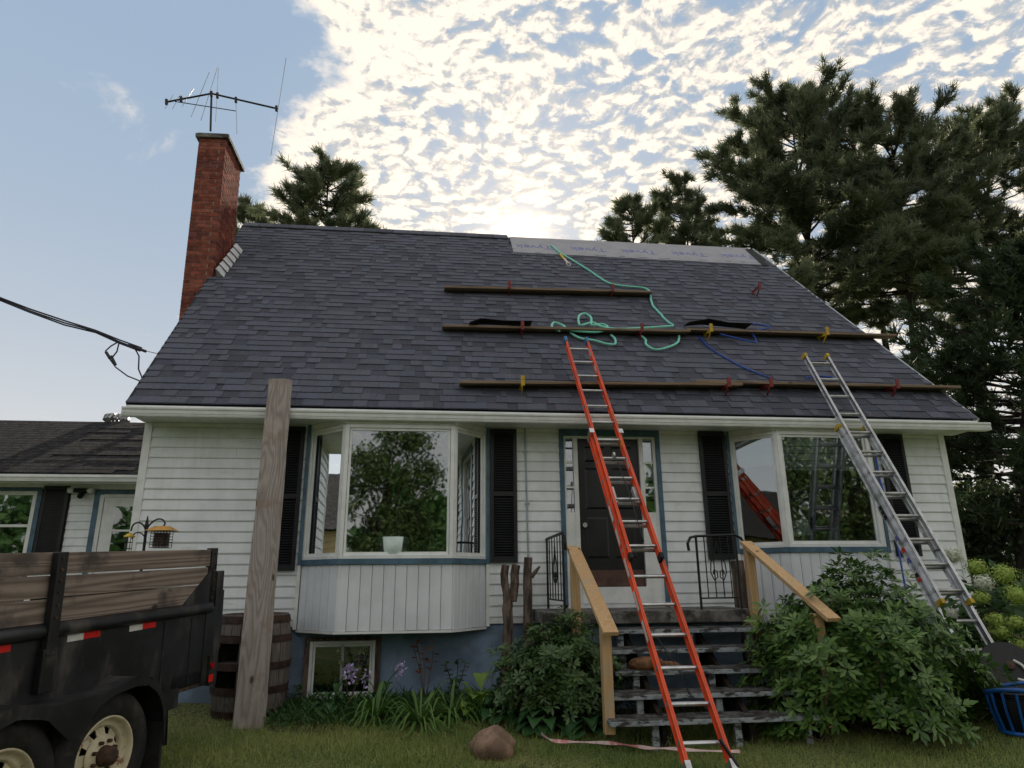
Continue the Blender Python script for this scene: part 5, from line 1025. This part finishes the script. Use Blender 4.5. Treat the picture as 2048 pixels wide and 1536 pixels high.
weed('maple_seedling', 'rusty leaved maple seedling against the blue foundation', (3.42, -.35, .25), .72, 26, 'leaf_rust', (.06, .1)); weed('green_seedling', 'slim green seedling next to the rusty maple', (3.72, -.35, .25), .5, 60, 'leaf_hydra', (.05, .08)); weed('leafy_weed', 'leafy green weed in front of the basement window', (2.62, -.38, .25), .62, 90, 'leaf_strap', (.03, .06)); weed('corner_weed', 'small weed below the barrel and basement window', (2.0, -.4, .25), .35, 60, 'leaf_hydra', (.05, .09)); weed('step_weed', 'small weed growing under the bottom step', (5.5, -2.1, .13), .22, 60, 'leaf_strap', (.03, .06))
n = 2600; x = rng.uniform(1.9, 4.7, n); y = rng.uniform(-1.1, -.1, n); a = rng.uniform(0, 6.28, n); D = np.stack([np.cos(a), np.sin(a), rng.uniform(.3, 2.0, n)], 1); P = np.stack([x, y, gz(x, y)-.01], 1); V, F = leaves(P, D, np.stack([np.cos(a+1.6), np.sin(a+1.6), 0*a+.3], 1), rng.uniform(.06, .24, n), rng.uniform(.01, .03, n), .1, .25)
o = link('undergrowth', fast_mesh('undergrowth', V, F, 'leaf_hydra', rng.uniform(0, 1, len(V)))); o['kind'] = 'stuff'; o['label'] = 'low weedy undergrowth along the foundation'; o['category'] = 'undergrowth'
sb_ = MB(); xs = np.linspace(1.95, 10.4, 40)
for i, x_ in enumerate(xs): yy = -1.15-.12*sin(i*.8); sb_.v += [(x_, .03, .30), (x_, yy, float(gz(x_, yy))+.004), (x_, (yy)/2, float(gz(x_, yy/2))+.02)]
for i in range(39): k = 3*i; sb_.f += [(k, k+2, k+5, k+3), (k+2, k+1, k+4, k+5)]
struct('garden_bed', sb_, 'soil')
# hydrangea
hc = (10.2, -.95, .9); HY = Thing('hydrangea', 'hydrangea bush with white and lime flower heads at the house corner', 'bush', (hc[0], hc[1], .3))
n = 1300; d = unit(rng.normal(0, 1, (n, 3))); P = np.array(hc)+d*np.array([.95, .6, .72])*(rng.uniform(.5, 1.05, n))[:, None]; D = unit(d*[1, 1, .4]+rng.normal(0, .4, (n, 3))+[0, 0, -.15]); Nl = unit(d*.6+np.array([0, -.2, .8])+rng.normal(0, .25, (n, 3))); k = P[:, 2] > .28; P, D, Nl = P[k], D[k], Nl[k]; ln = rng.uniform(.10, .17, len(P)); V, F = leaves(P, D, Nl, ln, ln*.72, .1, .2); link('foliage', fast_mesh('foliage', V, F, 'leaf_hydra', np.repeat(rng.uniform(0, 1, len(P)), 5), HY.L), HY.o)['kind'] = 'stuff'
st = MB()
for i in range(24): a = random.uniform(0, 6.28); st.tube([(hc[0]+cos(a)*.15, hc[1]+sin(a)*.1, .25), (hc[0]+cos(a)*.5, hc[1]+sin(a)*.35, .8), (hc[0]+cos(a)*.75, hc[1]+sin(a)*.5, 1.2)], [.012, .009, .004], 5)
HY.part('stem', st, 'bark', kind='stuff')
for x, y, Y, m_, r_ in ((1905, 1112, -1.2, 'flower_white', .13), (1966, 1166, -1.5, 'flower_white', .12), (1952, 1135, -1.3, 'flower_lime', .14), (2008, 1150, -1.4, 'flower_lime', .17), (2032, 1190, -1.5, 'flower_lime', .16), (1962, 1195, -1.5, 'flower_lime', .10), (2000, 1262, -1.5, 'flower_lime', .13), (1990, 1240, -1.5, 'flower_lime', .11), (2030, 1245, -1.6, 'flower_lime', .1), (1898, 1228, -1.4, 'flower_white', .09), (1998, 1310, -1.5, 'flower_lime', .09), (2040, 1290, -1.5, 'flower_lime', .1)):
    c_ = onY(x, y, Y); nf = 330; d = unit(rng.normal(0, 1, (nf, 3))); k = d[:, 1] < .6; d = d[k]; P = c_+d*np.array([1, .8, .72])*r_*(rng.uniform(.72, 1.05, len(d))*(1+.12*np.sin(7*d[:, 0]+3)*np.sin(6*d[:, 2])))[:, None]; s = unit(np.cross(d, rng.normal(0, 1, d.shape))); V, F = leaves(P-s*.011, s, d, .024, .022, -.1); fm = fast_mesh('florets', V, F, m_, np.repeat(rng.uniform(0, 1, len(P)), 5), HY.L)
    fh = HY.part('flower_head', MB().lathe([(0, -r_*.6), (r_*.5, -r_*.3), (r_*.62, 0), (r_*.42, r_*.4), (0, r_*.52)], c_, (1, 0, 0), (0, .8, 0), (0, 0, 1), 10), m_, smooth=True); link('florets', fm, fh)['kind'] = 'stuff'
# tarp, reel and tub at the lawn edge
b = MB(); nx_, ny_ = 14, 8
for i in range(nx_+1):
    for j in range(ny_+1): x_ = 8.85+1.5*i/nx_; y_ = -2.05+1.0*j/ny_; b.v.append((x_, y_, float(gz(x_, y_))+.03+.05*abs(sin(i*1.3+j*.7))+.25*sstep(y_, -1.5, -1.0)))
for i in range(nx_):
    for j in range(ny_): k = i*(ny_+1)+j; b.f.append((k, k+ny_+1, k+ny_+2, k+1))
single('ground_sheet', b, 'tarp', 'crumpled black plastic sheet under the hydrangea', 'sheet', smooth=True)
rc2 = onY(2018, 1335, -2.0); RL = Thing('hose_reel', 'black round reel with a pale handle beside the aluminium ladder foot', 'reel', rc2-np.array([0, 0, .25])); rz = unit(np.array([-.35, -.8, .5])); rx = unit(np.cross(rz, (0, 0, 1))); ry = np.cross(rz, rx)
RL.part('disc', MB().lathe([(0, .0), (.24, .0), (.25, .012), (.24, .03), (0, .03)], rc2, rx, ry, rz, 32), 'metal_dark'); RL.part('rear_disc', MB().lathe([(0, -.16), (.24, -.16), (.24, -.14), (0, -.14)], rc2, rx, ry, rz, 32), 'metal_dark'); RL.part('drum', MB().lathe([(.13, -.14), (.13, 0)], rc2, rx, ry, rz, 20), 'hose_blue'); RL.part('hub', MB().lathe([(.04, .03), (.04, .06), (0, .065)], rc2, rx, ry, rz, 14), 'rust'); RL.part('handle', MB().tube(smoothpath([rc2+rx*a_+ry*b_+rz*.05 for a_, b_ in ((-.02, .13), (-.08, .14), (-.12, .08), (-.1, .0), (-.04, -.05))], 4), .014, 6), 'tape_white')
RL.part('stand', MB().tube([rc2-rz*.2+np.array([-.15, 0, 0]), np.array([rc2[0]-.2, rc2[1]-.05, .2]), np.array([rc2[0]+.25, rc2[1]-.05, .2])], .012, 6), 'metal_dark')
tcn_ = gpt(2065, 1470, .0); TB = Thing('blue_tub', 'blue rimmed plastic mesh tub on the grass at the frame edge', 'tub', tcn_)
TB.part('rim', MB().tube([tcn_+np.array([cos(a)*.32, sin(a)*.24, .36+.03*sin(2*a)]) for a in np.linspace(0, 2*pi, 25)], .018, 8), 'tub_blue', smooth=True); TB.part('base_ring', MB().tube([tcn_+np.array([cos(a)*.25, sin(a)*.19, .03]) for a in np.linspace(0, 2*pi, 25)], .018, 8), 'tub_blue', smooth=True)
for i in range(16): a = 2*pi*i/16; TB.part('rib', MB().tube([tcn_+np.array([cos(a)*.25, sin(a)*.19, .03]), tcn_+np.array([cos(a)*.30, sin(a)*.225, .2]), tcn_+np.array([cos(a)*.32, sin(a)*.24, .36])], .012, 5), 'tub_blue')
TB.part('liner', MB().lathe([(0, .03), (.24, .04), (.30, .3)], tcn_, (1, 0, 0), (0, .75, 0), (0, 0, 1), 20), 'tarp', smooth=True)
for i in range(5): a = i*1.1; TB.part('hose_coil', MB().tube([tcn_+np.array([cos(t)*(.2+.01*i), sin(t)*(.14+.01*i), .26+.02*i]) for t in np.linspace(0, 2*pi, 17)], .014, 6), 'metal_dark', smooth=True)
# indoor things seen through the glass
pc_ = onY(787, 1098, -.27); PT = Thing('plant_pot', 'pale green ceramic pot on the bay window ledge', 'pot', pc_-np.array([0, 0, .16])); PT.part('pot', MB().lathe([(.0, -.20), (.13, -.20), (.18, -.02), (.19, .13), (.175, .13), (.16, .05), (0, .04)], pc_, (1, 0, 0), (0, 1, 0), (0, 0, 1), 24), 'pot', smooth=True)
st = MB(); P, D = [], []
for i in range(9): a = i*.7; tp_ = pc_+np.array([cos(a)*.28, sin(a)*.14, random.uniform(.55, 1.15)]); st.tube([pc_+np.array([0, 0, .06]), (pc_+tp_)/2+np.array([.01, 0, .1]), tp_], [.012, .008, .003], 5); [(P.append(pc_*(1-t)+tp_*t+np.array([0, 0, .06])), D.append((cos(a+t*9), sin(a+t*9), .2))) for t in np.linspace(.4, 1, 12)]
PT.part('stem', st, 'bark'); V, F = leaves(np.array(P), np.array(D), np.tile([0, 0, 1.], (len(P), 1)), .09, .045, .1, .2); link('foliage', fast_mesh('foliage', V, F, 'leaf_hydra', rng.uniform(0, 1, len(V)), PT.L), PT.o)['kind'] = 'stuff'
H.part('ledge', MB().box(2.4, 3.75, -.40, .02, 1.79, 1.815), 'white_trim', bay1); H.part('ledge', MB().box(7.75, 9.05, -.40, .02, 1.90, 1.925), 'white_trim', bay2)
lp = onY(1600, 1060, .5); LM = Thing('table_lamp', 'table lamp with a white shade inside the blind hung bay', 'lamp', lp-np.array([0, 0, .85])); LM.part('lamp_shade', MB().lathe([(.16, -.08), (.12, .12)], lp, (1, 0, 0), (0, 1, 0), (0, 0, 1), 20), 'white_trim', smooth=True); LM.part('lamp_stem', MB().lathe([(.0, -.85), (.1, -.85), (.03, -.8), (.025, -.08)], lp, (1, 0, 0), (0, 1, 0), (0, 0, 1), 12), 'metal_dark')
fc = onY(1665, 1035, .3); FB = Thing('flower_vase', 'bunch of dark pink flowers in a vase inside the bay', 'flowers', fc-np.array([0, 0, .55])); FB.part('vase', MB().lathe([(.05, -.55), (.08, -.3), (.05, -.12)], fc, (1, 0, 0), (0, 1, 0), (0, 0, 1), 14), 'pot', smooth=True)
for i in range(14): FB.part('bloom', MB().lathe([(0, -.04), (.04, -.01), (.045, .02), (0, .045)], fc+np.array([random.uniform(-.2, .2), random.uniform(-.1, .1), random.uniform(-.08, .1)]), (1, 0, 0), (0, 1, 0), (0, 0, 1), 8), 'pink', smooth=True)

# ---------------------------------------------------------------- trees
def pine(name, label, base, H_, R_, z0, n_br, m_='needles', lean=(0, 0), tuft=.30, dens=1.0, group='pines behind the house', tr=.22, topR=.45, needle_w=.017, nn=26):
    T_ = Thing(name, label, 'tree', base, group); base = np.array(base, float); L_ = np.array([lean[0], lean[1], 0])
    def axis(h): t = h/H_; return base+L_*H_*t**1.4+np.array([.12*sin(h*.7), .12*cos(h*.6), h])
    hs = np.linspace(0, H_, 16); T_.part('trunk', MB().tube([axis(h) for h in hs], [max(.02, tr*(1-.93*h/H_)) for h in hs], 9), 'trunk', smooth=True)
    br = MB(); CP, CD, CT = [], [], []
    for i in range(n_br):
        u = (i//3*3+1.5+random.uniform(-1, 1))/n_br; u = min(max(u, 0), 1); h = z0+(H_-z0)*u**.92; a = random.uniform(0, 2*pi); prof_ = (1-u)**.75*(1-topR)+topR*(1-u)**.35; r_ = R_*prof_*random.uniform(.55, 1.18)
        if u > .97: r_ = .3
        up = .12+.8*u+random.uniform(-.1, .15); p = axis(h); d = np.array([cos(a), sin(a), 0]); bend = random.uniform(-.15, .15)
        def along(t): return p+d*r_*t+np.array([-d[1], d[0], 0])*r_*bend*t*t+np.array([0, 0, r_*(up*t**1.4-.12*t)])
        br.tube([along(t) for t in (0, .35, .7, 1)], [max(.014, .055*(1-u)+.018), .03, .018, .008], 5, False)
        bt = random.random()
        for _ in range(max(2, int((1.3+r_*2.1)*dens))):                    # side twigs, each a flat plume of tufts
            t = random.uniform(.28, 1.0); q_ = along(t); sgn = random.choice((-1, 1)); sd_ = np.array([-d[1], d[0], 0])*sgn; tw = unit(d*random.uniform(.5, 1.0)+sd_*random.uniform(.2, .9)+np.array([0, 0, .15+.5*u+random.uniform(-.1, .2)])); L_t = random.uniform(.25, .6)*(.5+.35*r_**.5)
            br.tube([q_, q_+tw*L_t], [.012, .005], 4, False)
            for j in range(4): CP.append(q_+tw*L_t*(.35+.25*j)+rng.normal(0, .05, 3)); CD.append(unit(tw+np.array([0, 0, .35]))); CT.append(bt*.6+random.random()*.4)
        for j in range(4): CP.append(along(.82+.06*j)); CD.append(unit(d*.7+np.array([0, 0, .5+.5*u]))); CT.append(bt*.6+random.random()*.4)
    T_.part('limbs', br, 'trunk', kind='stuff')
    CP, CD = np.array(CP), np.array(CD); n = len(CP)
    # every tuft: needles fanning round two or three short twigs
    P = np.repeat(CP, nn, 0)+rng.normal(0, tuft*.14, (n*nn, 3)); D = unit(np.repeat(CD, nn, 0)*1.0+rng.normal(0, .62, (n*nn, 3))); ln = rng.uniform(.6, 1.25, n*nn)[:, None]*tuft; S = unit(np.cross(D, rng.normal(0, 1, D.shape)))*needle_w
    V = np.stack([P-S, P+S, P+D*ln+S*.3, P+D*ln-S*.3], 1).reshape(-1, 3); F = np.arange(4*n*nn).reshape(-1, 4); tone_ = np.repeat(np.repeat(np.array(CT), nn)*.8+rng.uniform(0, .3, n*nn), 4)
    o = link('crown', fast_mesh('crown', V, F, m_, tone_, T_.L), T_.o); o['kind'] = 'stuff'
    return n
def at(x, y, Y): return onY(x, y, Y)
def pine_at(name, label, xt, yt, Y, Rpx, z0px, n_br, x_base=None, **kw):
    top = at(xt, yt+42, Y); R_ = Rpx/FPX*np.linalg.norm(top-C); xb = top[0] if x_base is None else at(x_base, 700, Y)[0]; z0 = max(1.0, at(xt, z0px, Y)[2]-.3); H_ = top[2]-.3
    return pine(name, label, (xb, Y, .3), H_, R_, z0, n_br, lean=((top[0]-xb)/H_, 0), **kw)
pine_at('white_pine', 'rounded pine top showing over the ridge near the chimney', 665, 308, 15.0, 118, 560, 62)
pine_at('white_pine', 'small leaning pine tip beside the chimney pine', 515, 378, 17.0, 60, 560, 30)
pine_at('white_pine', 'slender pine over the ridge, next to the taller paired pine', 1265, 372, 17.0, 82, 600, 45); pine_at('white_pine', 'paired pine over the ridge left of the tallest pine', 1362, 330, 18.0, 95, 600, 55)
pine_at('white_pine', 'tallest broad pine rising behind the roof end', 1575, 160, 14.0, 190, 640, 125, dens=1.62); pine_at('white_pine', 'dense pine with visible trunk behind the roof slope', 1775, 178, 13.0, 150, 610, 85, x_base=1815, dens=1.49, tr=.30)
pine_at('white_pine', 'pine leaning outward with long upswept branches', 1985, 212, 14.0, 165, 620, 80, x_base=1893, dens=1.43, tr=.30); pine_at('white_pine', 'half hidden pine at the far side of the leaning pine', 2110, 265, 12.0, 170, 700, 80, dens=1.1)
pine_at('white_pine', 'thin trunked pine between the dense pine and the roof', 1700, 300, 16.0, 110, 560, 45, x_base=1782, tr=.26)
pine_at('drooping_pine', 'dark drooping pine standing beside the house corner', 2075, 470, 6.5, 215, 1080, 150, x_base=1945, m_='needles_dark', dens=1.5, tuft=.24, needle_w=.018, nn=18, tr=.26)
def broadleaf(name, label, base, H_, R_, n, m_, tr=.16, zc=.62, leaf=(.10, .18), group=None, vr=.42):
    T_ = Thing(name, label, 'tree', base, group); base = np.array(base, float); T_.part('trunk', MB().tube([base, base+[.05, 0, H_*.45], base+[0, 0, H_*.9]], [tr, tr*.7, .02], 8), 'trunk', smooth=True)
    nc = 46; cd_ = unit(rng.normal(0, 1, (nc, 3))); cc_ = base+np.array([0, 0, H_*zc])+cd_*np.array([R_, R_, H_*vr])*(rng.uniform(.3, .95, nc)**.6)[:, None]; idx = rng.integers(0, nc, n); P = cc_[idx]+rng.normal(0, 1, (n, 3))*np.array([R_*.16, R_*.16, R_*.14]); D = unit(rng.normal(0, 1, (n, 3))+[0, 0, -.3]); V, F = leaves(P, D, unit(rng.normal(0, 1, (n, 3))+[0, 0, .8]), rng.uniform(*leaf, n), rng.uniform(*leaf, n)*.65, .1)
    link('crown', fast_mesh('crown', V, F, m_, np.repeat(rng.uniform(0, 1, n), 5), T_.L), T_.o)['kind'] = 'stuff'
    b = MB()
    for c_ in cc_[:26]: b.tube([base+[0, 0, H_*.3], (base+[0, 0, H_*.35]+c_)/2, c_], [tr*.35, tr*.2, .01], 5, False)
    T_.part('limbs', b, 'trunk', kind='stuff')
for i, (x_, y_, h_) in enumerate(((12.5, 15, 4.0), (16.0, 13, 4.2), (19.5, 17, 5.0), (14.5, 22, 5.5), (23, 15, 5.0))): broadleaf('sunlit_shrub', ('sunlit yellow green tree behind the house corner', 'yellow green tree under the drooping pine', 'far yellow green tree past the pines', 'tall yellow green tree deep behind the pines', 'outermost yellow green tree beyond the pines')[i], (x_, y_, .3), h_, 2.2, 5000, 'leaf_sun', .1, .5, (.14, .26), 'sunlit trees behind the pines')
broadleaf('birch_tree', 'leafy birch across the road, mirrored in the bay window', (1.5, -21, 0), 8.6, 2.1, 9000, 'leaf_birch', .15, .6, (.12, .22)); broadleaf('roadside_tree', 'lower leafy tree across the road, mirrored beside the birch', (5.2, -26, 0), 5.5, 2.2, 6000, 'leaf_hydra', .14, .5, (.14, .24))
NH = Thing('neighbour_house', 'tan sided neighbour house mirrored in the angled panes', 'house', (-19, -11, 0)); [NH.part('siding_board', MB().box(-23-.01*(k_ % 2), -16+.01*(k_ % 2), -14-.01*(k_ % 2), 6+.01*(k_ % 2), k_*.21, k_*.21+.20), 'sidewall_tan') for k_ in range(16)]; NH.part('roof', MB().quadbox([(-23.4, -14.4, 3.4), (-15.6, -14.4, 3.4), (-15.6, 6.4, 3.4), (-23.4, 6.4, 3.4), (-19.6, -14.4, 6), (-19.4, -14.4, 6), (-19.4, 6.4, 6), (-19.6, 6.4, 6)]), 'old_roof')
for y_ in (-13.5, -9.5): NH.part('window', MB().box(-16.02, -15.97, y_, y_+1.2, 1.2, 2.6), 'white_trim'); NH.part('pane', MB().box(-15.97, -15.96, y_+.1, y_+1.1, 1.3, 2.5), 'glass_dim')

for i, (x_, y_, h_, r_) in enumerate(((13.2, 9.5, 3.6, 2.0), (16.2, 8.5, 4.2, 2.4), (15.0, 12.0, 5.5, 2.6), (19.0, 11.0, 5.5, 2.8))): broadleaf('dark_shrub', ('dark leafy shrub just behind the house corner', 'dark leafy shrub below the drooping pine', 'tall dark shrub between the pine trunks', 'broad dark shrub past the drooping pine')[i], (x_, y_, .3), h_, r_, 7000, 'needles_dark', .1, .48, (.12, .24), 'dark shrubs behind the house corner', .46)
n = 36000; tx = rng.uniform(-60, 70, n); hmax = 6.5+2.0*np.sin(tx*.35)+1.5*np.sin(tx*.9+1)+1.0*np.sin(tx*2.1); tz = hmax*rng.uniform(0, 1, n)**.7; ty = -44+rng.normal(0, 1.6, n)
P = np.stack([tx, ty, tz], 1); V, F = leaves(P, unit(rng.normal(0, 1, (n, 3))), unit(rng.normal(0, 1, (n, 3))), rng.uniform(.5, 1.0, n), rng.uniform(.35, .7, n), .1)
o = link('treeline', fast_mesh('treeline', V, F, 'leaf_hydra', np.repeat(rng.uniform(0, 1, n), 5))); o['kind'] = 'stuff'; o['label'] = 'far wooded edge across the road, mirrored in the windows'; o['category'] = 'woods'

for i, (x_, y_, h_, r_) in enumerate(((17.5, -21, 10.5, 3.6), (24.5, -24, 11.0, 4.2))): broadleaf('roadside_maple', ('tall dark maple across the road, mirrored behind the blind', 'wide dark maple across the road, mirrored beside the ladder')[i], (x_, y_, 0), h_, r_, 11000, 'leaf_birch', .2, .55, (.16, .30), 'maples across the road')
